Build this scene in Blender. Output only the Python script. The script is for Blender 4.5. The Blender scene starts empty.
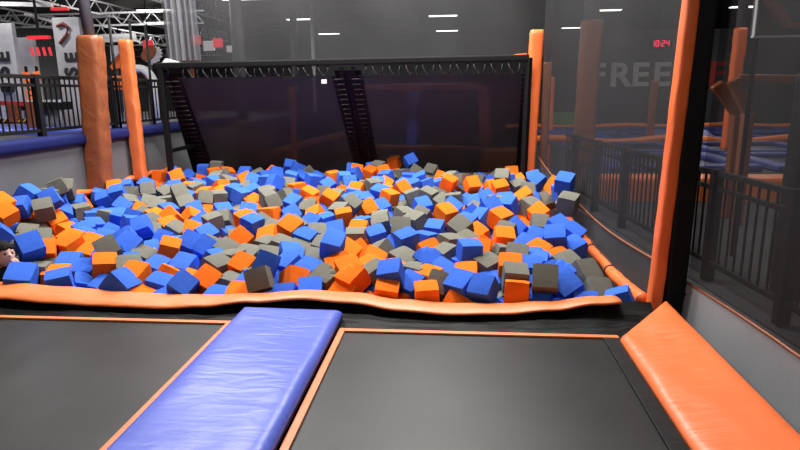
import bpy, bmesh, math, random
from mathutils import Vector, Matrix, Euler
from mathutils import noise as mnoise
PI = math.pi
scn = bpy.context.scene
COL = scn.collection

# ------------------------------------------------------------------ materials
def new_mat(name):
    m = bpy.data.materials.new(name); m.use_nodes = True
    nt = m.node_tree; nt.nodes.clear()
    out = nt.nodes.new('ShaderNodeOutputMaterial')
    b = nt.nodes.new('ShaderNodeBsdfPrincipled')
    nt.links.new(b.outputs[0], out.inputs[0])
    return m, nt, b, out

def mat(name, col, rough=.6, metal=0., bump=0., bscale=40., var=0., vscale=3., spec=.5, coat=0.):
    """procedural surface: noise-varied colour and noise bump"""
    m, nt, b, out = new_mat(name)
    b.inputs['Roughness'].default_value = rough
    b.inputs['Metallic'].default_value = metal
    b.inputs['Specular IOR Level'].default_value = spec
    if coat: b.inputs['Coat Weight'].default_value = coat
    tc = nt.nodes.new('ShaderNodeTexCoord')
    n = nt.nodes.new('ShaderNodeTexNoise'); n.inputs['Scale'].default_value = vscale; n.inputs['Detail'].default_value = 4
    nt.links.new(tc.outputs['Object'], n.inputs['Vector'])
    r = nt.nodes.new('ShaderNodeValToRGB')
    r.color_ramp.elements[0].position = .3; r.color_ramp.elements[1].position = .7
    r.color_ramp.elements[0].color = (*[c*(1-var) for c in col], 1)
    r.color_ramp.elements[1].color = (*[min(1, c*(1+var)) for c in col], 1)
    nt.links.new(n.outputs['Fac'], r.inputs[0]); nt.links.new(r.outputs[0], b.inputs['Base Color'])
    if bump:
        n2 = nt.nodes.new('ShaderNodeTexNoise'); n2.inputs['Scale'].default_value = bscale; n2.inputs['Detail'].default_value = 3
        nt.links.new(tc.outputs['Object'], n2.inputs['Vector'])
        bp = nt.nodes.new('ShaderNodeBump'); bp.inputs['Strength'].default_value = bump; bp.inputs['Distance'].default_value = .02
        nt.links.new(n2.outputs['Fac'], bp.inputs['Height']); nt.links.new(bp.outputs[0], b.inputs['Normal'])
    return m

def foam(name, col):
    m, nt, b, out = new_mat(name)
    b.inputs['Roughness'].default_value = .95; b.inputs['Specular IOR Level'].default_value = .1
    tc = nt.nodes.new('ShaderNodeTexCoord'); oi = nt.nodes.new('ShaderNodeObjectInfo')
    n = nt.nodes.new('ShaderNodeTexNoise'); n.inputs['Scale'].default_value = 1.5; n.inputs['Detail'].default_value = 5
    nt.links.new(tc.outputs['Object'], n.inputs['Vector'])
    ad = nt.nodes.new('ShaderNodeMath'); ad.operation = 'MULTIPLY_ADD'
    nt.links.new(oi.outputs['Random'], ad.inputs[0]); ad.inputs[1].default_value = .35
    nt.links.new(n.outputs['Fac'], ad.inputs[2])
    r = nt.nodes.new('ShaderNodeValToRGB')
    r.color_ramp.elements[0].position = .3; r.color_ramp.elements[1].position = 1.0
    r.color_ramp.elements[0].color = (*[c*.82 for c in col], 1); r.color_ramp.elements[1].color = (*[min(1, c*1.18) for c in col], 1)
    nt.links.new(ad.outputs[0], r.inputs[0]); nt.links.new(r.outputs[0], b.inputs['Base Color'])
    n2 = nt.nodes.new('ShaderNodeTexNoise'); n2.inputs['Scale'].default_value = 14; n2.inputs['Detail'].default_value = 4
    nt.links.new(tc.outputs['Object'], n2.inputs['Vector'])
    bp = nt.nodes.new('ShaderNodeBump'); bp.inputs['Strength'].default_value = .10; bp.inputs['Distance'].default_value = .05
    nt.links.new(n2.outputs['Fac'], bp.inputs['Height']); nt.links.new(bp.outputs[0], b.inputs['Normal'])
    return m

def netting(name, col, opacity, cell=0., amp=0.):
    """fine woven mesh: a see-through weave; with cell, its holes are drawn in the weave"""
    m, nt, b, out = new_mat(name)
    b.inputs['Base Color'].default_value = (*col, 1); b.inputs['Roughness'].default_value = .7
    b.inputs['Specular IOR Level'].default_value = .2
    tr = nt.nodes.new('ShaderNodeBsdfTransparent'); mx = nt.nodes.new('ShaderNodeMixShader')
    tc = nt.nodes.new('ShaderNodeTexCoord')
    n = nt.nodes.new('ShaderNodeTexNoise'); n.inputs['Scale'].default_value = 1.2; n.inputs['Detail'].default_value = 4
    nt.links.new(tc.outputs['Object'], n.inputs['Vector'])
    mr = nt.nodes.new('ShaderNodeMapRange')
    mr.inputs[1].default_value = .3; mr.inputs[2].default_value = .7
    mr.inputs[3].default_value = opacity-.06; mr.inputs[4].default_value = opacity+.06
    nt.links.new(n.outputs['Fac'], mr.inputs[0]); last = mr.outputs[0]
    if cell:
        sx = nt.nodes.new('ShaderNodeSeparateXYZ'); nt.links.new(tc.outputs['Object'], sx.inputs[0])
        prods = []
        for ax in ('Y', 'Z'):
            mu = nt.nodes.new('ShaderNodeMath'); mu.operation = 'MULTIPLY'; mu.inputs[1].default_value = 2*PI/cell
            nt.links.new(sx.outputs[ax], mu.inputs[0])
            si = nt.nodes.new('ShaderNodeMath'); si.operation = 'SINE'; nt.links.new(mu.outputs[0], si.inputs[0]); prods.append(si)
        pr = nt.nodes.new('ShaderNodeMath'); pr.operation = 'MULTIPLY'
        nt.links.new(prods[0].outputs[0], pr.inputs[0]); nt.links.new(prods[1].outputs[0], pr.inputs[1])
        ma = nt.nodes.new('ShaderNodeMath'); ma.operation = 'MULTIPLY_ADD'; ma.inputs[1].default_value = amp; ma.use_clamp = True
        nt.links.new(pr.outputs[0], ma.inputs[0]); nt.links.new(last, ma.inputs[2]); last = ma.outputs[0]
    nt.links.new(last, mx.inputs[0]); nt.links.new(tr.outputs[0], mx.inputs[1]); nt.links.new(b.outputs[0], mx.inputs[2])
    nt.links.new(mx.outputs[0], out.inputs[0])
    return m

def glow(name, col, strength):
    m, nt, b, out = new_mat(name)
    b.inputs['Base Color'].default_value = (*col, 1)
    b.inputs['Emission Color'].default_value = (*col, 1); b.inputs['Emission Strength'].default_value = strength
    return m

def vinyl(name, col, rough=.38, bump=.35):
    m = mat(name, col, rough, bump=0, var=.06, vscale=2.5)
    nt = m.node_tree; b = next(n for n in nt.nodes if n.type == 'BSDF_PRINCIPLED')
    tc = next(n for n in nt.nodes if n.type == 'TEX_COORD')
    mp = nt.nodes.new('ShaderNodeMapping'); mp.inputs['Rotation'].default_value = (.3, .5, .6); mp.inputs['Scale'].default_value = (1, 3.5, 1)
    nt.links.new(tc.outputs['Object'], mp.inputs[0])
    n = nt.nodes.new('ShaderNodeTexNoise'); n.inputs['Scale'].default_value = 3.2; n.inputs['Detail'].default_value = 3; n.inputs['Distortion'].default_value = .8
    nt.links.new(mp.outputs[0], n.inputs['Vector'])
    bp = nt.nodes.new('ShaderNodeBump'); bp.inputs['Strength'].default_value = bump; bp.inputs['Distance'].default_value = .05
    nt.links.new(n.outputs['Fac'], bp.inputs['Height']); nt.links.new(bp.outputs[0], b.inputs['Normal'])
    return m

M = {}
M['blue_foam'] = foam('blue_foam', (.045, .135, .62))
M['orange_foam'] = foam('orange_foam', (.88, .155, .012))
M['grey_foam'] = foam('grey_foam', (.150, .148, .122))
M['orange_vinyl'] = vinyl('orange_vinyl', (.85, .17, .04), .4, .14)
M['orange_lip'] = vinyl('orange_lip_vinyl', (.80, .20, .052), .45, .15)
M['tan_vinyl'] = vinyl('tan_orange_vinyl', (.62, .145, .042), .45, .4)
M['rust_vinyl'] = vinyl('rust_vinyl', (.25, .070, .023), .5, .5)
M['blue_vinyl'] = vinyl('blue_vinyl', (.10, .145, .62), .36, .13)
M['court_blue'] = vinyl('court_blue_vinyl', (.035, .05, .22), .5, .15)
M['navy_vinyl'] = vinyl('navy_vinyl', (.010, .015, .085), .65, .15)
M['black_vinyl'] = vinyl('black_vinyl', (.003, .003, .0034), .55, .3)
M['black_pad'] = vinyl('black_pad_vinyl', (.008, .008, .009), .6, .3)
for k_, s_ in (('navy_vinyl', .12), ('blue_vinyl', .38), ('black_vinyl', .14), ('black_pad', .2)):
    next(n for n in M[k_].node_tree.nodes if n.type == 'BSDF_PRINCIPLED').inputs['Specular IOR Level'].default_value = s_
M['bed'] = mat('woven_trampoline_bed', (.015, .0155, .016), .40, spec=.32, bump=.08, bscale=220, var=.35, vscale=2.2)
M['black_metal'] = mat('black_painted_metal', (.004, .004, .0045), .6, var=.15, spec=.25)
M['grey_metal'] = mat('grey_painted_metal', (.11, .115, .125), .5, var=.1)
M['light_metal'] = mat('galvanised_metal', (.32, .32, .33), .5, .2, var=.15)
M['spring'] = mat('dull_spring_steel', (.055, .052, .05), .5, .3, var=.2)
M['concrete'] = mat('painted_concrete', (.10, .103, .108), .75, bump=.15, bscale=60, var=.12, vscale=1.3)
M['floor'] = mat('dark_carpet', (.05, .05, .055), .9, bump=.2, bscale=200, var=.2)
M['ceil_dark'] = mat('black_ceiling', (.022, .022, .024), .8, bump=.2, bscale=3, var=.25, vscale=.5)
M['ceil_light'] = mat('grey_roof_deck', (.22, .21, .205), .7, bump=.2, bscale=8, var=.25, vscale=.8)
M['wall_grey'] = mat('grey_wall_paint', (.10, .10, .105), .8, var=.25, vscale=.3)
M['wall_dark'] = mat('charcoal_wall_paint', (.045, .046, .05), .8, var=.2, vscale=.3)
M['letter'] = mat('grey_letter_paint', (.55, .55, .56), .6)
M['letter_red'] = mat('red_letter_paint', (.30, .03, .02), .6)
M['banner'] = mat('pale_grey_banner', (.42, .42, .45), .6, var=.3, vscale=1.6)
M['black_ink'] = mat('black_ink', (.015, .015, .018), .6)
M['rust_ink'] = mat('rust_ink', (.25, .06, .04), .6)
M['red'] = mat('red_paint', (.55, .03, .03), .5)
M['white'] = mat('white_paint', (.75, .75, .76), .5, var=.05)
M['yellow'] = mat('yellow_paint', (.75, .4, .05), .5)
M['skin'] = mat('skin', (.76, .47, .37), .5, var=.06)
M['hair'] = mat('dark_hair', (.007, .005, .004), .8, bump=.6, bscale=60, spec=.2)
M['black_cloth'] = mat('black_cloth', (.012, .012, .014), .9, bump=.3)
M['green'] = mat('green_glow_paint', (.12, .30, .09), .6, var=.15)  # greenish light on the far wall, put into the colour
M['net_back'] = netting('black_back_netting', (.055, .055, .058), .50)
M['net_fold'] = netting('gathered_grey_netting', (.13, .13, .145), .72)
M['net_side'] = netting('black_side_netting', (.024, .0245, .026), .60)
M['net_near'] = netting('black_near_netting', (.026, .0265, .028), .48, .014, .30)
M['skirt_dark'] = netting('dark_grey_skirt_mesh', (.055, .057, .06), .72, .02, .15)
M['skirt_grey'] = netting('grey_skirt_mesh', (.40, .41, .43), .72, .014, .28)
M['rebound'] = netting('rebound_mesh', (.055, .072, .062), .90)
M['lamp'] = glow('lamp_diffuser', (1, .98, .95), 9)
M['lamp_lit'] = glow('lamp_diffuser_far', (1, .98, .95), 6)
M['red_led'] = glow('red_led', (1, .02, .08), 2.2)
M['red_lit'] = glow('red_lit_sign', (.9, .03, .05), .5)
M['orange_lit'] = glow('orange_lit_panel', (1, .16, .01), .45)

# ------------------------------------------------------------------ mesh helpers
class MB:
    def __init__(s): s.bm = bmesh.new()
    def box(s, c, size, rot=None, bev=0., seg=2):
        r = bmesh.ops.create_cube(s.bm, size=1); vs = r['verts']
        mt = Matrix.Translation(Vector(c)) @ (rot.to_matrix().to_4x4() if rot is not None else Matrix.Identity(4)) @ Matrix.Diagonal((*size, 1))
        bmesh.ops.transform(s.bm, matrix=mt, verts=vs)
        if bev:
            es = list({e for v in vs for e in v.link_edges})
            bmesh.ops.bevel(s.bm, geom=es, offset=bev, segments=seg, affect='EDGES', profile=.6)
        return s
    def bar(s, a, b, w, h=None, bev=0.):
        """box section from a to b"""
        a = Vector(a); b = Vector(b); d = b-a; h = h or w
        q = d.to_track_quat('Z', 'Y')
        return s.box((a+b)/2, (w, h, d.length), q, bev)
    def tube(s, pts, r, n=8, cap=True):
        pts = [Vector(p) for p in pts]; rings = []
        rr = r if isinstance(r, (list, tuple)) else [r]*len(pts)
        for i, p in enumerate(pts):
            t = (pts[min(i+1, len(pts)-1)]-pts[max(i-1, 0)]).normalized()
            u = t.cross(Vector((0, 0, 1)))
            if u.length < .05: u = t.cross(Vector((1, 0, 0)))
            u.normalize(); v = t.cross(u)
            rings.append([s.bm.verts.new(p+(u*math.cos(2*PI*k/n)+v*math.sin(2*PI*k/n))*rr[i]) for k in range(n)])
        for a, b in zip(rings, rings[1:]):
            for k in range(n): s.bm.faces.new((a[k], a[(k+1) % n], b[(k+1) % n], b[k]))
        if cap:
            s.bm.faces.new(rings[0][::-1]); s.bm.faces.new(rings[-1])
        return s
    def grid(s, f, nu, nv):
        g = [[s.bm.verts.new(f(i/nu, j/nv)) for j in range(nv+1)] for i in range(nu+1)]
        for i in range(nu):
            for j in range(nv): s.bm.faces.new((g[i][j], g[i+1][j], g[i+1][j+1], g[i][j+1]))
        return s
    def poly_prism(s, pts, off):
        """planar outline pts extruded by vector off"""
        off = Vector(off); a = [s.bm.verts.new(Vector(p)) for p in pts]; b = [s.bm.verts.new(Vector(p)+off) for p in pts]
        s.bm.faces.new(a); s.bm.faces.new(b[::-1]); n = len(pts)
        for i in range(n): s.bm.faces.new((a[i], b[i], b[(i+1) % n], a[(i+1) % n]))
        return s
    def build(s, name, m, parent=None, smooth=False):
        bmesh.ops.recalc_face_normals(s.bm, faces=s.bm.faces[:])
        me = bpy.data.meshes.new(name); s.bm.to_mesh(me); s.bm.free()
        for mm in (m if isinstance(m, (list, tuple)) else [m]): me.materials.append(mm)
        if smooth:
            for p in me.polygons: p.use_smooth = True
        o = bpy.data.objects.new(name, me); COL.objects.link(o)
        if parent is not None:
            o.parent = parent; o.matrix_parent_inverse = Matrix.Translation(-Vector(parent.location))
        return o

def tag(o, label, cat, group=None, kind=None):
    o['label'] = label; o['category'] = cat
    if group: o['group'] = group
    if kind: o['kind'] = kind
    return o
def thing(name, label, cat, loc, group=None):
    o = bpy.data.objects.new(name, None); o.location = loc; o.empty_display_size = .1; COL.objects.link(o)
    return tag(o, label, cat, group)
def struct(o, label=None):
    o['kind'] = 'structure'
    if label: o['label'] = label
    return o

def pad_post(name, label, cat, a, b, w, d, m, pole_m=None, pole_top=None, pole_w=.1, seed=0, group=None, lean=0, wr=.012):
    """padded sleeve around a post from a (base) to b (top), with wrap creases; optional bare pole above"""
    a = Vector(a); b = Vector(b)
    t = thing(name, label, cat, a, group)
    mb = MB(); nh = 46; ns = 24; H = (b-a).length
    def f(u, v):
        p = a.lerp(b, v); ang = 2*PI*u
        cx, cy = math.cos(ang), math.sin(ang)
        e = .45
        x = math.copysign(abs(cx)**e, cx)*w/2; y = math.copysign(abs(cy)**e, cy)*d/2
        k = mnoise.noise(Vector((cx*.5+seed, cy*.5, v*H*13+cx*w*9)))*wr*.55 + mnoise.noise(Vector((cx+seed*3, cy, v*H*3)))*wr*.35
        end = 1-.12*max(0, 1-min(v, 1-v)*H/.03)
        return p+Vector((x*(end+k/w*2), y*(end+k/d*2), 0))
    mb.grid(f, ns, nh)
    vv = list(mb.bm.verts)
    for j in (0, nh):
        c = mb.bm.verts.new(a.lerp(b, j/nh))
        for i in range(ns):
            mb.bm.faces.new((vv[i*(nh+1)+j], vv[(i+1)*(nh+1)+j], c))
    bmesh.ops.remove_doubles(mb.bm, verts=mb.bm.verts[:], dist=1e-4)
    mb.build('pad_sleeve', m, t, True)
    if pole_top is not None:
        MB().tube([b-Vector((0, 0, .1)), pole_top], pole_w/2, 12).build('pole', pole_m, t, True)
    return t

def text_mesh(txt, size, depth):
    c = bpy.data.curves.new('txt', 'FONT'); c.body = txt; c.size = size; c.extrude = depth; c.offset = size*.025
    o = bpy.data.objects.new('txt', c); COL.objects.link(o)
    dg = bpy.context.evaluated_depsgraph_get(); me = bpy.data.meshes.new_from_object(o.evaluated_get(dg))
    bpy.data.objects.remove(o); bpy.data.curves.remove(c)
    return me
def letter(ch, size, m, parent, loc, rot=(PI/2, 0, 0), sx=1.):
    me = text_mesh(ch, size, .01); me.materials.clear(); me.materials.append(m)
    o = bpy.data.objects.new('letter', me); COL.objects.link(o)
    o.parent = parent; o.location = Vector(loc)-Vector(parent.location); o.rotation_euler = rot; o.scale = (sx, 1, 1)
    return o

# ------------------------------------------------------------------ hall shell
FL = -.9
struct(MB().box((-1, 16, FL-.05), (34, 48, .1)).build('floor', M['floor']))
struct(MB().box((-10, 16, 5.05), (16, 48, .1)).build('ceiling', M['ceil_light']))
struct(MB().box((7, 16, 5.05), (18, 48, .1)).build('ceiling', M['ceil_dark']))
struct(MB().box((-1, 40.1, 2), (34, .2, 6.2)).build('wall_back', M['wall_grey']))
struct(MB().box((-18.1, 16, 2), (.2, 48, 6.2)).build('wall_left', M['wall_grey']))
struct(MB().box((16.1, 16, 2), (.2, 48, 6.2)).build('wall_right', M['wall_dark']))
struct(MB().box((-1, -8.1, 2), (34, .2, 6.2)).build('wall_front', M['wall_grey']))
struct(MB().box((9.3, 22.2, 1.3), (13.4, .2, 4.4)).build('wall_lettered', M['wall_dark']))

# trampoline deck and pit shell
mb = MB()
mb.box((-2.0, .1, -.35), (6.9, 7.5, .6)); struct(mb.build('trim_deck', M['black_pad']))
mb = MB(); mb.box((-1.75, 7.3, -.72), (6.3, 6.8, .3)); struct(mb.build('trim_pit_base', M['floor']))
# left concrete wall with blue padded cap
struct(MB().box((-5.03, 4.5, .015), (.26, 17, 1.83)).build('wall_pit_left', M['concrete']))
mb = MB(); mb.box((-5.02, 4.5, 1.0), (.40, 17, .14), None, .05, 3)
capo = tag(mb.build('wall_cap_pad', M['navy_vinyl'], None, True), 'dark blue padded cap along the top of the left grey wall', 'wall pad')
# right walkway kerb
ang = math.atan(.097)
def rx(Y, off=0.): return 1.95+.097*(5.2-Y)+off
def ribbon(x_off, y0, y1, z0, z1, w):
    m_ = MB(); a = Vector((rx(y0, x_off), y0, (z0+z1)/2)); b = Vector((rx(y1, x_off), y1, (z0+z1)/2))
    d = b-a; q = Euler((0, 0, math.atan2(d.y, d.x)-PI/2)).to_quaternion()
    m_.box((a+b)/2+Vector((w/2, 0, 0)), (w, d.length, z1-z0), q); return m_
struct(ribbon(0, -3, 12, FL, -.06, .35).build('wall_walkway', M['concrete']))
struct(ribbon(.06, -3, 12, -.06, -.045, .5).build('trim_walkway', M['floor']))
struct(ribbon(.35, -3, 12, -.25, -.10, 3.5).build('floor_walkway', M['floor']))

# ------------------------------------------------------------------ trampolines
def trampoline(x0, x1, y0, y1, label, sides):
    t = thing('trampoline', label, 'trampoline', ((x0+x1)/2, (y0+y1)/2, 0))
    def f(u, v):
        s = math.sin(PI*u)*math.sin(PI*v)
        return Vector((x0+(x1-x0)*u, y0+(y1-y0)*v, -.004-.012*s))
    MB().grid(f, 16, 16).build('bed', M['bed'], t, True)
    w = .042
    for sd in sides:
        m_ = MB()
        if sd == 'far': m_.box(((x0+x1)/2, y1-w/2, .003), (x1-x0, w, .014), None, .005)
        if sd == 'left': m_.box((x0+w/2, (y0+y1)/2, .004), (w, y1-y0, .014), None, .005)
        if sd == 'right': m_.box((x1-w/2, (y0+y1)/2, .004), (w, y1-y0, .014), None, .005)
        if sd == 'right_black': m_.box((x1-.05, (y0+y1)/2, .004), (.10, y1-y0-.1, .012), None, .004)
        m_.build('edge_strip', M['black_pad'] if sd == 'right_black' else M['orange_lip'], t)
    return t
trampoline(-3.9, -1.535, .9, 3.80, 'black trampoline bed left of the blue walkway pad, edged with an orange strip', ('far', 'right'))
trampoline(-.775, 1.035, .9, 3.72, 'black trampoline bed right of the blue walkway pad, beside the orange corner pad', ('far', 'left', 'right_black'))

def cushion(name, label, cat, corners, th, m, nx=24, ny=48, edge=.05, seed=0, amp=.006):
    """stuffed vinyl pad over four top corners (near-left, near-right, far-right, far-left)"""
    A, B, C_, D = [Vector(c) for c in corners]
    mb = MB()
    def top(u, v):
        p = A.lerp(B, u).lerp(D.lerp(C_, u), v)
        du = min(u, 1-u)*(B-A).length; dv = min(v, 1-v)*(D-A).length
        e = 1-math.exp(-min(du, dv)/edge*2.2)
        z = th*(.45+.55*e)+amp*e*(mnoise.noise(Vector((p.x*4+seed, p.y*2.2, 0)))+.5*mnoise.noise(Vector((p.x*9, p.y*6+seed, 3))))
        return p+Vector((0, 0, z-th))
    ci = lambda k, n: .5-.5*math.cos(PI*k/n)
    g = [[mb.bm.verts.new(top(ci(i, nx), ci(j, ny))) for j in range(ny+1)] for i in range(nx+1)]
    h = [[mb.bm.verts.new(Vector((g[i][j].co.x, g[i][j].co.y, A.lerp(B, ci(i, nx)).lerp(D.lerp(C_, ci(i, nx)), ci(j, ny)).z-th))) for j in range(ny+1)] for i in range(nx+1)]
    for i in range(nx):
        for j in range(ny):
            mb.bm.faces.new((g[i][j], g[i+1][j], g[i+1][j+1], g[i][j+1])); mb.bm.faces.new((h[i][j], h[i][j+1], h[i+1][j+1], h[i+1][j]))
    per = [(i, 0) for i in range(nx)]+[(nx, j) for j in range(ny)]+[(i, ny) for i in range(nx, 0, -1)]+[(0, j) for j in range(ny, 0, -1)]
    for (a, b), (c, d) in zip(per, per[1:]+per[:1]): mb.bm.faces.new((g[a][b], g[c][d], h[c][d], h[a][b]))
    return tag(mb.build(name, m, None, True), label, cat)
cushion('walkway_pad', 'long blue vinyl pad lying between the two black trampoline beds', 'floor pad',
        [(-1.50, .7, .085), (-.785, .7, .085), (-.79, 3.90, .085), (-1.515, 3.93, .085)], .08, M['blue_vinyl'], edge=.045, seed=2)
cushion('corner_pad', 'wide sloping orange vinyl pad with slanted end at the foot of the right post', 'floor pad',
        [(1.02, .7, .065), (1.46, .7, .14), (1.462, 4.13, .125), (1.018, 3.60, .06)], .055, M['orange_vinyl'], edge=.03, seed=9, amp=.010)

# black crumpled skirt between the beds and the lip
LIPX = [-4.86, -3.9, -3.43, -3.03, -2.64, -2.17, -1.86, -1.49, -1.11, -.75, -.4, -.04, .31, .65, .98, 1.12]
LIPZ = [.09, .09, .075, .055, .035, .03, .05, .09, .125, .105, .055, .032, .042, .08, .135, .15]
LIPT = [.15, .15, .125, .10, .075, .058, .055, .075, .112, .095, .052, .032, .032, .06, .10, .11]
def interp(x, Z):
    if x <= LIPX[0]: return Z[0]
    for i in range(len(LIPX)-1):
        if x <= LIPX[i+1]:
            t = (x-LIPX[i])/(LIPX[i+1]-LIPX[i]); t = t*t*(3-2*t); return Z[i]*(1-t)+Z[i+1]*t
    return Z[-1]
mb = MB()
def f(u, v):
    x = -4.86+6.2*u; zt = interp(x, LIPZ)-.02; y = 4.08-.34*v
    k = mnoise.noise(Vector((x*2.0, v*5, 1)))*.016+mnoise.noise(Vector((x*9, v*9, 4)))*.008
    amt = math.sin(PI*v)**.7*(1.0+1.2*max(0, x-.3))
    return Vector((x, y+k*amt, (zt-.02)*(1-v)**1.2-.035*v-.01*math.sin(PI*v)+k*amt*1.2))
mb.grid(f, 140, 14)
tag(mb.build('pit_skirt', M['black_vinyl'], None, True), 'crumpled black vinyl skirt under the orange pit lip', 'skirt')

# orange lip along the front of the pit
mb = MB()
def f(u, v):
    x = -4.86+5.98*u
    zl = interp(x, LIPZ); zt = interp(x, LIPT)
    a = 2*PI*v
    yc = (3.985+4.215)/2; hw = .115
    th = .022
    e = math.copysign(abs(math.cos(a))**.7, math.cos(a))
    y = yc-hw*e; frac = (y-(yc-hw))/(2*hw)
    z = zl+(zt-zl)*frac+th*math.sin(a)-th*.6
    k = mnoise.noise(Vector((x*7-y*14, y*3, 0)))*.003+mnoise.noise(Vector((x*2.2, y*4, 7)))*.006
    return Vector((x, y+k*.5, z+k))
mb.grid(f, 150, 20)
bmesh.ops.remove_doubles(mb.bm, verts=mb.bm.verts[:], dist=1e-5)
bmesh.ops.holes_fill(mb.bm, edges=[e for e in mb.bm.edges if e.is_boundary])
tag(mb.build('pit_lip', M['orange_lip'], None, True), 'long sagging orange padded lip along the front edge of the foam pit', 'pit edging')

# padded roll along the right side of the pit, strapped
rp = [(1.375, 4.34, .035), (1.37, 4.6, .0), (1.365, 5.0, -.02), (1.36, 5.4, -.02), (1.345, 5.85, -.0), (1.33, 6.4, .02), (1.30, 7.1, .06), (1.24, 8.0, .14), (1.17, 8.9, .24)]
t = thing('side_roll', 'orange padded roll with black straps along the right side of the pit', 'pit edging', rp[0])
mb = MB(); pts = []
for i in range(len(rp)-1):
    for k in range(8): pts.append(Vector(rp[i]).lerp(Vector(rp[i+1]), k/8))
pts.append(Vector(rp[-1]))
pts = [p+Vector((mnoise.noise(p*3)*.012, 0, mnoise.noise(p*4)*.012)) for p in pts]
mb.tube(pts, [.05+.006*mnoise.noise(p*9) for p in pts], 14); sleeve = mb.build('roll_sleeve', M['orange_vinyl'], t, True)
for y in (5.25, 5.95, 6.55):
    k = min(range(len(pts)), key=lambda i: abs(pts[i].y-y)); mb = MB()
    mb.tube([pts[k]+Vector((0, -.012, 0)), pts[k]+Vector((0, .012, 0))], .057, 14); mb.build('strap', M['black_pad'], sleeve, True)

# rear and left pit edging
t = MB(); t.tube([(-4.6+5.6*i/40, 10.0+.02*math.sin(i), .12+.012*math.sin(i*1.7)) for i in range(41)], .05, 10)
tag(t.build('rear_lip', M['orange_vinyl'], None, True), 'orange padded lip along the rear of the pit under the dark rebound net', 'pit edging')
t = MB(); t.tube([(-4.85+.01*math.sin(i*2), 4.4+5.4*i/40, .30+.02*(i/40)+.02*math.sin(i*1.3)) for i in range(41)], .04, 10)
tag(t.build('wall_roll', M['orange_vinyl'], None, True), 'pinkish orange padded roll along the foot of the left grey wall', 'pit edging')

# ------------------------------------------------------------------ posts
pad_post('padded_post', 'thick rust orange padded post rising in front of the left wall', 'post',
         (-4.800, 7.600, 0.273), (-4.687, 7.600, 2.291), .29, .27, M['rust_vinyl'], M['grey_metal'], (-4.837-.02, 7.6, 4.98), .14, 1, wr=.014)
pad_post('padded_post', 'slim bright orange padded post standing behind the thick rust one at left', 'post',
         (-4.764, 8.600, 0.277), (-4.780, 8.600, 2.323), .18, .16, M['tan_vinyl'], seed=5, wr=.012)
pad_post('padded_post', 'orange padded post at the right rear corner of the foam pit', 'post',
         (1.030, 8.950, 0.207), (1.095, 8.950, 2.372), .19, .18, M['orange_vinyl'], seed=3, wr=.006)
# right front post: orange sleeve and black net-wrapped column
t = thing('net_post', 'tall net post at the right front corner, orange sleeve beside black column', 'post', (1.47, 4.25, 0))
mb = MB()
def f(u, v):
    a = 2*PI*u; c, s_ = math.cos(a), math.sin(a); zz = -.02+5.0*v; xx = 1.42+.033*zz
    k = mnoise.noise(Vector((c*1.5, s_*1.5, zz*5)))*.005
    return Vector((xx+(.046+k)*math.copysign(abs(c)**.6, c), 4.25+(.07+k)*math.copysign(abs(s_)**.6, s_), zz))
mb.grid(f, 20, 110); mb.build('orange_sleeve', M['orange_vinyl'], t, True)
MB().bar((1.535, 4.29, -.88), (1.62, 4.29, 4.98), .165, .14, .02).build('black_column', M['black_pad'], t)
# tie loop on the post
mb = MB(); mb.tube([(1.60, 4.20, .13), (1.645, 4.17, .14), (1.665, 4.15, .09), (1.66, 4.14, .02), (1.64, 4.15, -.04)], .007, 6)
tag(mb.build('cable_tie', M['black_metal'], None, True), 'small black cable loop hanging beside the foot of the right post', 'cable')

# ------------------------------------------------------------------ nets
def net_panel(name, label, f, m, nu=30, nv=20, cat='net'):
    mb = MB(); mb.grid(f, nu, nv); return tag(mb.build(name, m, None, True), label, cat)
def seamed_net(name, label, P, y0, y1, zb, seam, zt, m, skirt, n=40):
    """net hung from above, sewn at a rust seam to a denser grey skirt"""
    t = thing(name, label, 'net', P(y0, zb(0)))
    L = lambda u: y0+(y1-y0)*u
    MB().grid(lambda u, v: P(L(u), seam(u)+(zt-seam(u))*v), n, 16).build('mesh', m, t, True)
    MB().grid(lambda u, v: P(L(u), zb(u)+(seam(u)-zb(u))*v), n, 10).build('skirt', skirt, t, True)
    MB().tube([P(L(k/n), seam(k/n))-Vector((.004, 0, 0)) for k in range(n+1)], .009, 6).build('seam', M['rust_vinyl'], t, True)
    return t
seamed_net('side_net', 'black safety net between the right front post and the right rear post',
           lambda y, z: Vector((1.45-.27*(y-4.33)/4.62+.033*z*(1-(y-4.33)/4.62)+.02*math.sin(2*y+.5*z)*math.exp(-abs(z)), y, z)),
           4.36, 8.85, lambda u: .0+.36*u*u, lambda u: .32-.06*math.sin(PI*u)+.28*u*u, 4.95, M['net_side'], M['skirt_dark'])
seamed_net('near_net', 'black dotted safety net with grey skirt running from the right post toward the viewer',
           lambda y, z: Vector((1.64+.02*max(0, z)+.04*math.sin(2.4*y+1+z)*math.exp(-max(0, z)*2), y, z)),
           .5, 4.22, lambda u: -.75, lambda u: .40-.19*u+.015*math.sin(9*u), 4.95, M['net_near'], M['skirt_grey'])
def f(u, v):
    x = -4.55+5.82*u; return Vector((x, 9.35+.05*math.sin(13*u)+.03*math.sin(31*u+v*3), 2.04+2.95*v))
net_panel('back_net', 'grey black netting hung above the dark rebound frame', f, M['net_back'], 60, 8)
def f(u, v):
    x = -4.55+.55*u+.06*(1-v); return Vector((x, 9.28+.05*math.sin(36*u)+.02*math.sin(80*u), 2.06+2.92*v))
net_panel('net_bundle', 'gathered grey net curtain hanging above the left end of the rebound frame', f, M['net_fold'], 60, 8)
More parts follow.
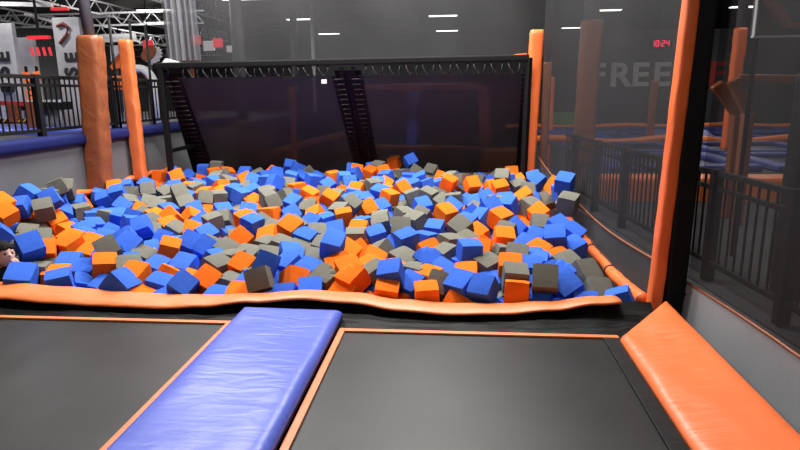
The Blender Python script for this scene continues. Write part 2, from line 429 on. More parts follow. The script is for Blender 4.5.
# ------------------------------------------------------------------ rebound net frame at the rear
T0, B0 = 8.7, 10.3
bar_l = Vector((-4.418, 8.700, 1.959)); bar_r = Vector((0.970, 8.700, 1.989))
t = thing('rebound_frame', 'black rebound frame with two tilted dark nets along the rear of the pit', 'rebound net', (bar_l.x, T0, .3))
MB().bar(bar_l, bar_r, .09, .09, .02).build('top_bar', M['black_metal'], t)
MB().tube([(0.244, 8.680, 1.989), (0.573, 8.680, 1.999), (0.939, 8.680, 2.024)], .022, 8).build('orange_trim', M['orange_vinyl'], t, True)
base_l = Vector((-4.327, 8.700, 0.401))
MB().bar(base_l, (bar_l.x+.08, T0, bar_l.z), .075, .075, .01).build('upright', M['black_metal'], t)
MB().bar((bar_r.x-.02, T0+.02, .2), bar_r, .075, .075, .01).build('upright', M['black_metal'], t)
MB().bar((-4.312, 8.700, 0.718), (-4.435, 9.900, 0.704), .06, .06, .01).build('side_strut', M['black_metal'], t)
zb = .20; ztop = bar_l.z-.05
def panel(xt0, xt1, xb0, xb1):
    def P(u, v):   # v 0 top 1 bottom
        top = Vector((xt0+(xt1-xt0)*u, T0+.04, ztop-.13)); bot = Vector((xb0+(xb1-xb0)*u, B0, zb))
        p = top.lerp(bot, v); p.y += .05*math.sin(PI*u)*math.sin(PI*v); return p
    msh = MB().grid(P, 24, 24).build('rebound_mesh', M['rebound'], t, True)
    # dark webbing band round the mesh
    mb = MB(); w = .05
    for a, b in ((P(0, 0), P(1, 0)), (P(0, 0), P(0, 1)), (P(1, 0), P(1, 1)), (P(0, 1), P(1, 1))):
        mb.bar(a-Vector((0, .02, 0)), b-Vector((0, .02, 0)), w, .015)
    mb.build('webbing', M['black_pad'], msh)
    return P
XL = -4.075; XM0 = -1.775; XM1 = -1.383; XR = 0.916
XLb = -4.331; XM0b = -1.738; XM1b = -1.370; XRb = 1.008
P1 = panel(XL, XM0, XLb, XM0b); P2 = panel(XM1, XR, XM1b, XRb)
# slanted side rails with lacing
for (xt, xb, nm) in ((XL-.20, XLb-.34, 'l'), (XM0+.11, XM0b+.09, 'm'), (XM1-.11, XM1b-.09, 'm'), (XR+.05, XRb+.06, 'r')):
    MB().bar((xt, T0+.03, ztop-.02), (xb, B0, zb), .06, .06, .01).build('side_rail', M['black_metal'], t)
def zig(a, b, off, n):
    for k in range(n):
        p = a.lerp(b, (k+.5)/n); mb = MB(); mb.tube([p-Vector((off/2, .03, -.01)), p+Vector((off/2, -.03, .015))], .009, 5)
        mb.build('lacing_rung', M['spring'], t, True)
def backing(a0, a1, b0, b1):
    MB().grid(lambda u, v: Vector((a0+(a1-a0)*u, T0+.07, ztop-.05)).lerp(Vector((b0+(b1-b0)*u, B0+.03, zb)), v), 4, 12).build('edge_band', M['black_pad'], t, True)
backing(XL-.20, XL, XLb-.34, XLb); backing(XM0, XM1, XM0b, XM1b); backing(XR, XR+.09, XRb, XRb+.1)
zig(Vector((XL-.10, T0+.03, ztop-.15)), Vector((XLb-.17, B0-.03, zb+.1)), .20, 20)
zig(Vector((XM0+.06, T0+.03, ztop-.15)), Vector((XM0b+.05, B0-.03, zb+.1)), .15, 20)
zig(Vector((XM1-.06, T0+.03, ztop-.15)), Vector((XM1b-.05, B0-.03, zb+.1)), .15, 20)
zig(Vector((XR+.02, T0+.03, ztop-.15)), Vector((XRb+.03, B0-.03, zb+.1)), .11, 20)
for (x0, x1, n) in ((XL, XM0, 21), (XM1, XR, 19)):
    for k in range(n):
        x = x0+.08+(x1-x0-.16)*k/(n-1); mb = MB()
        sl = .035 if k % 2 else -.012
        mb.tube([(x-sl, T0, ztop+.03), (x-sl*.4, T0-.025, ztop-.04), (x+sl*.8, T0, ztop-.13), (x+sl*.8+.012, T0+.02, ztop-.10)], .010, 6)
        mb.build('spring', M['spring'], t, True)
for k in range(16):
    x = XM1b+.9+(XRb-XM1b-1.0)*k/15; mb = MB(); mb.tube([(x, B0-.02, zb+.04), (x+.01, B0-.2, zb-.05)], .011, 6); mb.build('spring', M['spring'], t, True)
MB().box((-1.904, 8.660, 1.705), (.075, .01, .06)).build('label_tag', M['white'], t)

# ------------------------------------------------------------------ railings
def railing(name, label, pf, y0, y1, post_ys, zt, zm, zbm, n, pw=.055, post_top=.03, cat='railing'):
    t = thing(name, label, cat, pf(y0, zbm))
    MB().bar(pf(y0, zt), pf(y1, zt), .05, .045, .006).build('top_rail', M['black_metal'], t)
    MB().bar(pf(y0, zm), pf(y1, zm), .035, .035).build('middle_rail', M['black_metal'], t)
    MB().bar(pf(y0, zbm), pf(y1, zbm), .04, .04).build('bottom_rail', M['black_metal'], t)
    for y in post_ys: MB().bar(pf(y, zbm-.16), pf(y, zt+post_top), pw, pw, .006).build('post', M['black_metal'], t)
    for k in range(n):
        y = y0+(y1-y0)*(k+.5)/n; MB().bar(pf(y, zbm), pf(y, zt), .015, .015).build('baluster', M['black_metal'], t)
    return t
railing('railing', 'black metal railing with thin balusters on top of the left blue capped wall', lambda y, z: Vector((-5.05, y, z)), 4.6, 11.5,
        (5.0, 6.95, 8.55, 10.1), 1.775, 1.675, 1.14, 70, .075, .03)
railing('railing', 'black metal railing with balusters along the walkway behind the right nets', lambda y, z: Vector((rx(y, .16), y, z)), 2.6, 9.6,
        (3.1, 4.1, 5.1, 6.1, 7.1, 8.1, 9.1), .87, .745, .12, 64, .085, .03)
def rod(a, b, label):
    MB_ = MB(); MB_.tube([a, b], .02, 8); tag(MB_.build('pole', M['black_metal'], None, True), label, 'pole', 'black rods above the left railing')
rod((-5.0, 8.62, 1.06), (-5.0, 8.62, 2.646), 'thin black rod rising from the left railing just right of the thick rust post')
rod((-5.0, 9.18, 1.06), (-5.0, 9.18, 2.637), 'thin black rod sticking up behind the slim bright orange post')
rod((-5.0, 9.65, 1.06), (-5.0, 9.65, 2.641), 'thin black rod between the slim orange post and the gathered grey net')

# ------------------------------------------------------------------ foam cubes
def cube_mesh(name, m, seed, wear):
    rnd = random.Random(seed); bm = bmesh.new(); bmesh.ops.create_cube(bm, size=1)
    bmesh.ops.subdivide_edges(bm, edges=bm.edges[:], cuts=3, use_grid_fill=True)
    off = Vector((seed*3.1, seed*1.7, 0))
    for v in bm.verts:
        v.co += mnoise.noise_vector(v.co*1.1+off)*(.022 if not wear else .08)
        c = v.co; mx = sorted(abs(a) for a in c)
        if mx[1] > .44: v.co *= .985
        if mx[0] > .44: v.co *= .97
    if wear:  # torn corner
        for v in bm.verts:
            if v.co.x+v.co.y+v.co.z > 1.1: v.co *= .84
    me = bpy.data.meshes.new(name); bm.to_mesh(me); bm.free(); me.materials.append(m)
    return me
CM = {}
for c, nm in (('B', 'blue_foam'), ('O', 'orange_foam'), ('G', 'grey_foam')):
    CM[c] = [cube_mesh('foam_cube', M[nm], k+10*'BOG'.index(c), k == 3) for k in range(4)]
CNAME = {'B': 'blue', 'O': 'orange', 'G': 'grey'}
CUBES = [
(0.201,4.31,0.101,0.74,0.03,-0.44,0.176,'B'),
(-3.622,4.638,0.296,0.83,-0.16,0.88,0.187,'B'),
(0.651,4.311,0.188,0.95,-0,-0.14,0.184,'G'),
(-2.651,4.31,0.08,-0.05,0.76,-0.14,0.196,'B'),
(-3.48,4.31,0.113,0.53,0.18,0.35,0.2,'B'),
(-0.797,4.393,0.138,0.17,-0.6,0.83,0.18,'O'),
(-1.514,4.311,0.141,-0.44,-0.27,0.17,0.179,'G'),
(-2.132,4.31,0.077,0.67,-0.53,1.08,0.178,'B'),
(-0.502,4.431,0.167,0.4,-0.18,-0.07,0.181,'B'),
(0.837,4.444,0.082,0.61,-0.5,0.35,0.186,'B'),
(0.039,4.419,0.086,0.51,0.03,-0.59,0.188,'B'),
(-1.055,4.9,0.269,0.42,0.22,-0.05,0.178,'B'),
(0.447,4.31,0.08,-0.19,0.05,-0.1,0.177,'O'),
(0.453,4.518,0.129,0.22,0.08,0.01,0.191,'G'),
(0.108,4.954,0.214,0.12,0.04,0.27,0.183,'B'),
(-4.452,5.992,0.348,0.51,-0.13,0.61,0.19,'G'),
(-3.198,4.367,0.067,0.17,-0.11,0.53,0.188,'B'),
(1.131,6.172,0.415,0.26,0.13,-0.45,0.184,'G'),
(-2.984,4.657,0.119,0.32,0.11,0.53,0.189,'O'),
(-0.223,4.31,0.041,0.13,-0.04,0.13,0.181,'O'),
(0.892,5.385,0.239,0.51,-0.11,-0.17,0.192,'B'),
(1.022,4.74,0.096,-0.06,0.71,-1.09,0.19,'G'),
(-0.461,5.38,0.196,0.18,-0.23,0.51,0.187,'B'),
(-2.41,4.943,0.04,0.48,0.14,-0.19,0.191,'B'),
(-2.003,4.468,0.072,0.59,-0.54,1.08,0.179,'O'),
(-1.045,4.522,0.079,0.39,0.24,-0.46,0.19,'G'),
(-3.547,5.048,0.183,0.11,-0.35,1.23,0.192,'O'),
(-3.229,5.754,0.218,0.72,-0.27,0.36,0.176,'B'),
(-2.647,5.147,0.153,0.3,0.33,0.34,0.176,'O'),
(-4.532,5.529,0.387,0.65,-0.38,1.14,0.179,'O'),
(-0.526,4.31,0.055,0.3,0.14,0.03,0.179,'O'),
(1.151,6.524,0.574,0.49,0.14,-0.47,0.176,'B'),
(-1.522,4.532,0.213,0.84,-1.05,0.87,0.176,'B'),
(-3.06,4.86,0.216,0.86,-0.38,0.65,0.186,'G'),
(-1.795,4.727,0.119,0.56,0.32,-0.26,0.177,'O'),
(-1.611,5.569,0.259,0.44,-0.44,0.99,0.189,'O'),
(1.085,4.55,0.01,-0.23,0.66,-1.45,0.182,'G'),
(0.262,4.853,0.114,0.25,-0.26,0.66,0.179,'G'),
(-1.286,4.473,0.081,0.87,0.44,0.64,0.183,'O'),
(-2.102,5.88,0.225,0.17,0.3,-0.45,0.179,'B'),
(1.074,5.493,0.112,0.31,-0.3,0.54,0.185,'B'),
(-3.061,5.181,0.166,0.61,-0.57,1.14,0.196,'B'),
(-0.127,6.434,0.234,0.46,-0.06,0.72,0.191,'O'),
(0.446,6.146,0.249,0.16,0.38,-0.81,0.187,'O'),
(0.036,5.822,0.218,0.57,0.38,-0.71,0.19,'G'),
(-0.252,4.96,0.14,0.6,-0.56,0.71,0.18,'B'),
(-2.004,4.7,0.109,0.31,-0.06,1.07,0.188,'G'),
(0.443,5.578,0.171,0.38,0.09,0.08,0.187,'O'),
(-2.432,4.504,-0.001,0.18,0.31,0.06,0.19,'B'),
(-2.629,4.504,0.088,0.39,0.14,-0.07,0.187,'O'),
(-0.791,5.732,0.151,0.33,-0.21,0.38,0.177,'B'),
(-0.353,4.5,0.041,0.21,-0.49,0.89,0.188,'B'),
(-2.3,5.188,0.149,0.65,-0.73,0.95,0.184,'B'),
(-2.547,5.399,0.146,0.8,0.41,0.01,0.185,'B'),
(-4.664,5.915,0.39,0.47,-0.09,0.23,0.18,'B'),
(-1.118,4.31,0.044,0.53,0.03,0.21,0.183,'B'),
(-2.062,5.417,0.179,0.78,-0.56,0.9,0.181,'O'),
(-2.627,6.136,0.189,0.14,-0.23,0.76,0.179,'G'),
(-0.445,6.214,0.19,0.29,0.06,-0.61,0.192,'G'),
(-1.628,7.461,0.215,0.39,0.48,-0.17,0.186,'O'),
(-4.74,6.154,0.479,-0.02,0.62,0.08,0.189,'B'),
(0.199,8.194,0.293,0.83,-0.03,0.41,0.18,'O'),
(-1.459,5.479,0.169,0.31,-0.24,1.34,0.189,'B'),
(-3.214,4.744,0.039,0.03,-0.4,1.69,0.19,'B'),
(-3.415,4.826,0.071,0.48,0.06,0.2,0.19,'B'),
(-4.523,6.22,0.413,-0.58,-0.45,0.6,0.186,'B'),
(0.428,4.713,0.149,0.36,0.04,-0.04,0.185,'O'),
(-0.224,5.975,0.163,0.36,0.06,-0.23,0.177,'B'),
(1.201,4.31,0.029,0,-0.42,-0.27,0.176,'B'),
(-0.116,8.206,0.313,0.23,0.4,-0.36,0.183,'O'),
(-1.406,4.744,0.119,0,-0.42,1.05,0.182,'B'),
(-0.107,4.527,0.071,0.17,-1.12,0.84,0.18,'G'),
(0.567,6.67,0.288,0.42,-0.02,-0.51,0.179,'B'),
(-4.491,5.354,0.223,0.45,0.83,1.18,0.18,'B'),
(-4.552,7.274,0.229,0.45,-0.31,0.39,0.176,'B'),
(-2.801,7.462,0.254,-0.01,0.36,-0.4,0.177,'B'),
(0.849,6.966,0.222,0.32,-0.09,0.59,0.189,'G'),
(-3.22,7.307,0.234,0.99,0.18,0.52,0.182,'G'),
(1.073,8.131,0.353,0.71,0.41,-0.82,0.185,'B'),
(-4.551,6.764,0.166,0.18,-0.06,0.88,0.182,'G'),
(-1.206,6.627,0.291,0.31,0.6,-0.26,0.188,'G'),
(-0.097,5.102,0.131,0.3,0.01,-0.8,0.179,'G'),
(-0.542,5.655,0.242,0.81,0.06,0.12,0.188,'G'),
(-0.831,7.247,0.274,-0.02,0.29,-0.63,0.179,'O'),
(-0.779,6.041,0.193,0.31,-0.27,0.15,0.191,'G'),
(-3.128,4.557,-0.036,0.25,0.36,0.59,0.192,'B'),
(-1.219,4.69,0.093,0.29,0.17,-0.41,0.186,'B'),
(-1.206,6.239,0.23,0.14,-0.14,0.27,0.178,'O'),
(0.503,4.942,0.167,0.55,0.1,-0.14,0.191,'G'),
(-2.624,4.868,0.042,0.25,-0.29,1.28,0.181,'B'),
(-0.859,4.596,0.139,0.35,-0.23,0.46,0.189,'O'),
(-4.677,6.576,0.507,-0.03,-0.36,0.58,0.179,'G'),
(1.099,5.719,0.191,0.28,0.51,-0.5,0.178,'B'),
(-0.645,4.604,0.115,0.04,-0.48,0.57,0.176,'G'),
(-2.897,5.131,0.059,0.38,-0.15,1.37,0.187,'G'),
(-0.981,5.603,0.159,0.15,-0.01,0.14,0.182,'G'),
(0.887,6.427,0.123,0.66,0.07,0.03,0.191,'G'),
(-1.03,6.778,0.222,0.84,-0.29,0.62,0.179,'O'),
(0.93,6.786,0.171,0.51,-0.52,0.37,0.189,'O'),
(-4.402,7.341,0.301,0.45,-0.22,0.4,0.181,'B'),
(0.559,7.811,0.298,0.41,-0.18,0.24,0.188,'O'),
(-2.116,5.172,0.119,0.49,-0.31,1.21,0.19,'G'),
(-0.862,4.31,0.01,0.21,-0.6,1.02,0.19,'O'),
(-0.127,4.82,0.065,0.14,0.48,-0.39,0.187,'B'),
(-2.504,5.654,0.152,0.49,-0.2,0.98,0.18,'B'),
(0.809,4.67,0.116,0.6,-0.37,0.33,0.192,'B'),
(-3.37,6.946,0.374,0.79,-0.17,0.68,0.177,'G'),
(-2.233,7.038,0.237,1.09,-0.31,0.53,0.178,'G'),
(-0.978,5.133,0.139,0.32,0.54,-0.22,0.184,'O'),
(-0.06,5.393,0.156,0.11,0.08,0.69,0.192,'G'),
(-2.965,5.932,0.123,0.19,0.5,-0.11,0.186,'G'),
(-2.779,4.678,0.089,0.36,0.05,0.49,0.197,'G'),
(-0.019,4.31,-0.062,0.59,-0.64,1.03,0.192,'O'),
(-1.678,4.31,-0.001,0.32,0.07,0.03,0.182,'O'),
(-2.575,8.25,0.315,1.02,-0.08,-0.65,0.181,'B'),
(0.372,6.543,0.286,0.78,-0.3,0.58,0.192,'B'),
(-2.627,6.403,0.15,0.64,-0.19,0.22,0.19,'G'),
(0.585,4.708,0.132,0.32,0.06,-0.11,0.19,'B'),
(-1.814,4.516,0.014,0.04,0.22,-0.14,0.189,'G'),
(-3.651,4.838,0.183,0.58,0.06,0.56,0.186,'O'),
(-4.74,6.81,0.436,0.57,0,0.39,0.192,'G'),
(-3.251,6.832,0.246,0.18,0.59,-0.8,0.19,'G'),
(-2.118,8.612,0.283,0.17,0.15,0.69,0.192,'B'),
(0.92,4.926,0.115,0.34,-0.28,0.39,0.182,'G'),
(-4.048,7.465,0.306,0.88,-0.05,0.47,0.186,'G'),
(-1.754,6.865,0.212,0.15,-0.77,1.34,0.185,'G'),
(-0.689,5.251,0.108,0.65,1.02,0.15,0.191,'G'),
(-0.355,7.208,0.301,0.14,0.35,-0.44,0.185,'G'),
(-0.408,6.991,0.216,0.57,-0.13,0.52,0.177,'B'),
(0.273,6.293,0.221,-0.12,-0.67,0.79,0.18,'B'),
(-3.698,6.198,0.208,0.29,0.21,-0,0.184,'B'),
(-0.743,8.087,0.249,0.8,-0.26,0.64,0.179,'O'),
(0.616,4.332,-0.013,0.18,0.03,-0.36,0.181,'B'),
(-3.182,6.307,0.195,0.63,-0.68,0.52,0.185,'O'),
(0.085,4.702,0.074,0.29,-0.09,-0.05,0.182,'O'),
(-3.094,7.47,0.218,0.14,0.04,0.61,0.188,'G'),
(1.085,7.109,0.284,0.9,-0.33,0.04,0.182,'G'),
(-1.87,5.692,0.129,0.5,-0.28,0.02,0.189,'O'),
(-0.542,7.394,0.254,-0.02,-0.32,0.29,0.192,'G'),
(-2.136,6.591,0.175,-0.06,-0.07,-0.19,0.186,'O'),
(-4.177,7.008,0.174,0.68,0.62,0.19,0.192,'B'),
(0.597,8.019,0.408,0.58,-0.01,-0.2,0.192,'G'),
(-4.418,6.152,0.152,0.42,-0.3,0.81,0.186,'O'),
(0.207,5.965,0.114,0.41,-0.45,0.57,0.189,'O'),
(-1.311,4.31,0.001,0.72,-0.11,0.01,0.176,'B'),
(-2.256,6.12,0.231,0.41,-0.36,0.95,0.178,'O'),
(-4.583,8.852,0.304,-0.12,0.13,-0.28,0.178,'O'),
(-1.878,7.379,0.271,0.16,0.45,-0.25,0.187,'O'),
(-2.019,7.196,0.198,0.26,-0.49,0.93,0.188,'B'),
(-0.754,9.673,0.447,0.86,-0.35,0.49,0.183,'B'),
(-1.06,10.095,0.379,0.23,-0.05,-0.34,0.187,'O'),
(0.782,5.704,0.146,0.17,-0.83,0.68,0.185,'B'),
(-0.741,5.047,0.093,0.31,0.51,0.03,0.188,'O'),
(1.001,5.907,0.224,0.35,0.5,-0.81,0.178,'B'),
(-4.471,5.719,0.125,0.33,0.16,0.43,0.191,'G'),
(0.721,5.246,0.132,0.28,0.31,-0.8,0.182,'O'),
(-1.885,5.099,0.094,0.21,0.15,-0.06,0.188,'G'),
(0.603,6.022,0.163,0.69,-0.69,0.32,0.188,'B'),
(-0.226,4.639,0.061,0.15,0.08,-0.56,0.186,'O'),
(-0.966,7.396,0.299,0.34,0.21,-0.42,0.189,'B'),
(-0.917,7.071,0.177,0.25,0.57,-0.71,0.18,'B'),
(-3.353,5.061,0.102,0.23,-0.33,1.44,0.188,'O'),
(-1.633,5.318,0.136,0.18,0.32,-0.1,0.181,'G'),
(-1.913,6.706,0.151,0.79,-0.37,0.59,0.187,'B'),
(-1.857,4.318,-0.042,0.29,0.09,-0.12,0.189,'B'),
(-2.71,5.806,0.158,0.68,0.17,0.3,0.186,'O'),
(-1.436,4.969,0.119,2.17,1.23,2.37,0.186,'B'),
(-1.232,4.911,0.126,0.45,0.23,0.3,0.177,'G'),
(-0.415,9.605,0.289,0.22,-0.72,0.99,0.189,'G'),
(-2.903,4.499,-0.032,0.2,-0.31,1.39,0.187,'B'),
(-4.135,8.511,0.348,1,-0.33,0.41,0.185,'O'),
(-0.476,5.132,0.078,0.13,-0.2,0.69,0.183,'G'),
(-3.031,6.484,0.156,0.56,0.57,0.89,0.184,'O'),
(-1.519,6.045,0.189,0.29,-0.6,0.97,0.185,'B'),
(-1.378,5.688,0.172,0.42,0.07,0.3,0.179,'G'),
(-1.814,5.457,0.1,0.06,-0.16,1.1,0.186,'G'),
(0.644,5.45,0.131,0.33,-0.75,0.49,0.187,'B'),
(0.961,4.311,-0.023,0.63,-0.11,-0.17,0.177,'B'),
(-1.252,6.013,0.123,0.68,-0.18,0.14,0.186,'B'),
(-1.336,9.113,0.321,0.3,0.28,-0.4,0.188,'O'),
(0.814,7.982,0.297,0.34,-0.35,0.32,0.177,'G'),
(-1.675,5.016,0.111,0.31,0.18,0.24,0.183,'G'),
(0.819,7.162,0.29,0.36,-0.57,0.08,0.188,'O'),
(-4.136,5.477,0.141,0.47,0.08,0.58,0.178,'G'),
(-2.714,6.633,0.192,0.36,0.03,0.66,0.192,'B'),
(-0.34,4.722,0.069,-0.04,0.09,-0.54,0.189,'G'),
(-2.355,7.236,0.246,0.35,-0.01,0.78,0.185,'G'),
(-1.089,7.734,0.338,0.21,-0.03,0.63,0.183,'G'),
(-4.171,5.939,0.098,0,0.39,-0.18,0.188,'O'),
(-2.977,5.71,0.076,0.35,-0.81,1.2,0.189,'B'),
(-0.59,6.561,0.182,0.27,0.09,0.74,0.185,'G'),
(-3.783,4.69,0.111,0.19,0.09,0.5,0.188,'G'),
(-0.987,5.858,0.165,0.59,0.02,-0.16,0.181,'O'),
(-3.355,4.552,0.038,0.18,0.06,0.32,0.198,'O'),
(-2.62,7.435,0.153,0.36,0.38,-0.56,0.188,'O'),
(-1.292,6.447,0.244,0.29,-0.07,-0.29,0.189,'G'),
(-0.31,5.608,0.132,-0.09,0.09,-0.5,0.191,'B'),
(-3.838,5.722,0.161,0.28,-0.19,0.96,0.183,'B'),
(-4.146,9.45,0.328,0.16,0.02,0.3,0.181,'B'),
(-2.447,4.713,0.018,0.88,-0.98,0.77,0.18,'O'),
(-0.973,4.751,0.11,0.33,-0.27,0.43,0.191,'O'),
(-3.857,7.559,0.253,0.45,-0.33,0.99,0.176,'G'),
(-0.248,5.276,0.11,0.21,0.65,-0.83,0.188,'O'),
(0.478,5.812,0.179,0.62,0.13,-0.49,0.177,'G'),
(-3.875,6.196,0.209,-0.15,0.22,0.07,0.176,'G'),
(0.415,5.166,0.13,-0.06,0.21,0.21,0.179,'G'),
(-0.409,4.949,0.081,0.17,-0.43,0.48,0.182,'G'),
(0.266,4.67,0.003,0.35,-0.17,0.07,0.187,'B'),
(0.089,5.614,0.121,0.38,-0.21,0.76,0.187,'G'),
(-0.07,6.668,0.255,0.21,0.57,-0.21,0.19,'B'),
(0.19,6.949,0.249,0.51,-0.22,-0.07,0.183,'B'),
(-3.895,5.963,0.157,0.33,0.16,0.94,0.181,'B'),
(-0.177,7.123,0.219,0.45,0.48,-0.56,0.191,'G'),
(-1.409,6.258,0.175,0.1,-0.17,0.64,0.178,'B'),
(-2.129,4.954,0.091,0.53,0.09,1.23,0.18,'B'),
(-4.695,5.684,0.459,0.61,-0.13,1.43,0.179,'O'),
(-3.478,5.26,0.129,0.28,0.29,-0.03,0.198,'O'),
(-3.519,4.537,0.078,-0.02,0.07,0.33,0.196,'G'),
(0.21,5.19,0.152,0.69,0.07,-0.15,0.179,'O'),
(-4.666,6.544,0.213,0.8,-0.71,0.07,0.188,'B'),
(-3.079,6.7,0.191,0.62,-0.22,0.57,0.186,'B'),
(-1.851,8.398,0.233,0.54,-0.38,0.79,0.178,'B'),
(-3.421,5.904,0.205,0.06,0.22,0.77,0.188,'B'),
(-1.561,6.421,0.208,0.51,-0.41,-0.1,0.177,'O'),
(-2.482,4.31,-0.058,0.36,-0.08,1.42,0.189,'O'),
(-4.308,9.258,0.235,0.52,0.36,-0.11,0.189,'B'),
(-1.535,8.849,0.334,0.44,-0.31,-0.41,0.18,'B'),
(-2.18,7.36,0.263,-0.23,0.96,-0.56,0.176,'G'),
(-0.728,4.827,0.089,0.13,-0.23,0.78,0.183,'O'),
(-3.53,7.79,0.273,0.08,-0.26,0.86,0.183,'G'),
(-3.695,5.298,0.167,0.18,-0.26,1.35,0.191,'O'),
(-3.539,6.688,0.214,0.37,0.1,0.05,0.192,'G'),
(-0.388,6.46,0.201,0.36,-0.69,0.75,0.178,'G'),
(-3.125,6.113,0.125,0.47,-0.1,0.94,0.192,'O'),
(0.671,4.871,0.131,0.21,-0.06,-0.21,0.18,'B'),
(-0.032,6.884,0.305,0.03,-0.13,-0.08,0.183,'G'),
(-1.032,8.623,0.334,0.24,-0.09,-0.32,0.182,'B'),
(-3.241,5.475,0.155,0.77,-0.47,0.44,0.18,'B'),
(-1.458,8.055,0.32,0.89,-0.11,0.28,0.184,'B'),
(-0.61,8.207,0.27,0.2,-0.27,0.58,0.181,'B'),
(-3.345,6.557,0.207,0.35,0.03,1.06,0.184,'B'),
(-3.533,8.382,0.283,0.34,-0.05,1.06,0.176,'B'),
(-1.503,5.127,0.121,0.31,0.18,0.46,0.18,'B'),
(-4.696,6.922,0.245,0.55,0,0.31,0.176,'B'),
(-4.388,7.633,0.245,-0.3,0.11,0.55,0.183,'G'),
(-3.303,8.338,0.291,0.37,0.12,0.93,0.191,'G'),
(-2.989,8.464,0.287,0.68,0.32,0.17,0.189,'B'),
(-2.948,7.629,0.282,0.13,-0.11,1.03,0.177,'B'),
(-1.944,4.88,0.121,-0.06,-0.04,1.14,0.183,'G'),
(-1.32,7.768,0.266,0.04,-0.72,1.2,0.19,'O'),
(-3.5,5.514,0.119,0.51,0.27,0.39,0.19,'B'),
(-2.983,5.426,0.038,0.44,-0.1,0.65,0.184,'B'),
(0.097,6.145,0.188,0.19,-0.29,1.05,0.191,'B'),
(-2.448,8.62,0.319,0.15,0.26,0.05,0.188,'B'),
(0.057,8.394,0.335,-0.08,-0.14,-0.73,0.176,'G'),
(-2.316,6.349,0.252,0.7,0.22,0.31,0.179,'B'),
(-1.632,8.505,0.326,0.26,0.1,0.35,0.18,'B'),
(1.139,6.919,0.46,0.84,-0.98,-0.13,0.19,'O'),
(-3.735,6.855,0.246,0.34,-0.54,1.82,0.179,'G'),
(-3.517,6.137,0.213,1.06,0.25,-0.15,0.191,'B'),
(0.357,7.229,0.263,0.6,-0.47,0.51,0.177,'B'),
(-1.19,5.11,0.17,0.29,0.23,-0.09,0.19,'G'),
(-0.429,8.268,0.263,-0.17,-0.26,0.55,0.186,'B'),
(-4.227,7.286,0.175,0.42,0.24,0.85,0.189,'G'),
(-2.127,7.785,0.279,-0.05,-0.07,0.72,0.189,'O'),
(0.701,5.037,0.112,0.19,0.03,-0.19,0.192,'B'),
(-2.527,9.298,0.368,-0.01,0.43,0.47,0.192,'B'),
(0.906,7.779,0.274,0.77,0.04,0.07,0.176,'G'),
(-2.715,7.725,0.249,0.21,-0.41,0.7,0.19,'B'),
(-2.711,9.499,0.375,0.63,0.23,0.35,0.188,'B'),
(-2.74,8.828,0.341,0.8,0.22,0.47,0.185,'B'),
(-1.81,8.647,0.329,0.08,-0.08,0.58,0.179,'O'),
(-0.932,5.334,0.089,0.36,0.92,-0.14,0.184,'O'),
(-4.708,7.411,0.244,0.26,0.28,0.47,0.176,'B'),
(-0.52,8.518,0.316,0.21,-0.35,0.04,0.189,'B'),
(-3.689,5.942,0.079,0.66,0.42,-0.02,0.186,'B'),
(-3.231,7.922,0.283,-0.22,-0.54,-0.66,0.177,'O'),
(-3.869,9.344,0.397,0.04,0.08,0.16,0.184,'G'),
(-3.258,8.968,0.324,0.69,-0.01,-0.11,0.189,'B'),
(-4.092,6.28,0.183,-0.01,0.07,0.71,0.18,'B'),
(-3.332,6.136,0.163,0.4,-0.35,1.07,0.181,'G'),
(-1.472,5.309,0.097,0.19,0.31,-0.1,0.188,'G'),
(-4.324,7.916,0.304,0.48,0.38,-0.05,0.179,'B'),
(-2.732,8.402,0.3,-0.04,-0.07,1.21,0.187,'B'),
(-0.836,8.961,0.319,0.02,-0.06,-0.79,0.183,'G'),
(-0.971,6.088,0.183,0.1,-0.31,0.21,0.179,'B'),
(-2.42,8.396,0.245,0.75,0.12,0.14,0.179,'G'),
(0.89,5.155,0.08,0.35,-0.09,0.55,0.188,'O'),
(1.162,6.694,0.437,0.14,-0.23,0.23,0.191,'B'),
(-0.735,4.531,-0.049,0.63,0.82,-0.59,0.191,'B'),
(-4.542,7.525,0.323,0.63,-0.08,0.45,0.186,'O'),
(-4.566,7.842,0.298,0.31,-0.13,0.4,0.18,'B'),
(-1.215,7.088,0.256,0.43,-0.04,0.66,0.186,'B'),
(-0.647,9.12,0.335,1.08,0.58,0.01,0.191,'G'),
(-3.704,5.517,0.146,0.39,-0.18,1.52,0.18,'B'),
(-2.837,6.355,0.125,0.64,-0.49,0.61,0.189,'B'),
(-2.363,8.836,0.289,0.37,0.44,-0.13,0.181,'B'),
(-1.783,7.828,0.227,1.21,0.07,0.24,0.184,'G'),
(-1.23,9.258,0.388,0.29,0.09,-0.39,0.189,'G'),
(-1.116,9.043,0.333,0.54,-0.18,0.44,0.19,'O'),
(-3.401,6.373,0.168,0.05,0.36,-0.34,0.191,'O'),
(0.157,6.497,0.21,1.02,-0.64,0.43,0.184,'B'),
(-3.236,5.947,0.108,0.56,0.15,0.5,0.179,'G'),
(-3.159,8.704,0.275,0.82,-0.39,0.48,0.186,'O'),
(0.795,8.865,0.34,0.56,-0.04,-0.03,0.188,'O'),
(-0.815,6.31,0.2,0.08,-0.2,0.03,0.176,'G'),
(-1.894,5.915,0.152,0.4,0.33,-0.08,0.178,'G'),
(-3.566,8.613,0.315,0.34,-0.11,-0.05,0.192,'G'),
(0.48,8.169,0.244,0.62,-0.03,0.43,0.186,'O'),
(-4.561,5.985,0.112,0.73,-0.28,0.87,0.191,'G'),
(-2.834,8.618,0.339,-0.19,-0.1,0.72,0.189,'B'),
(-3.318,7.566,0.236,-0.12,-0.31,1.4,0.187,'O'),
(-3.589,6.997,0.227,0.01,-0.03,0.58,0.183,'G'),
(-4.415,5.513,0.066,0.26,-0.22,0.7,0.201,'G'),
(-0.44,4.428,-0.079,0.49,0.09,-0.66,0.178,'O'),
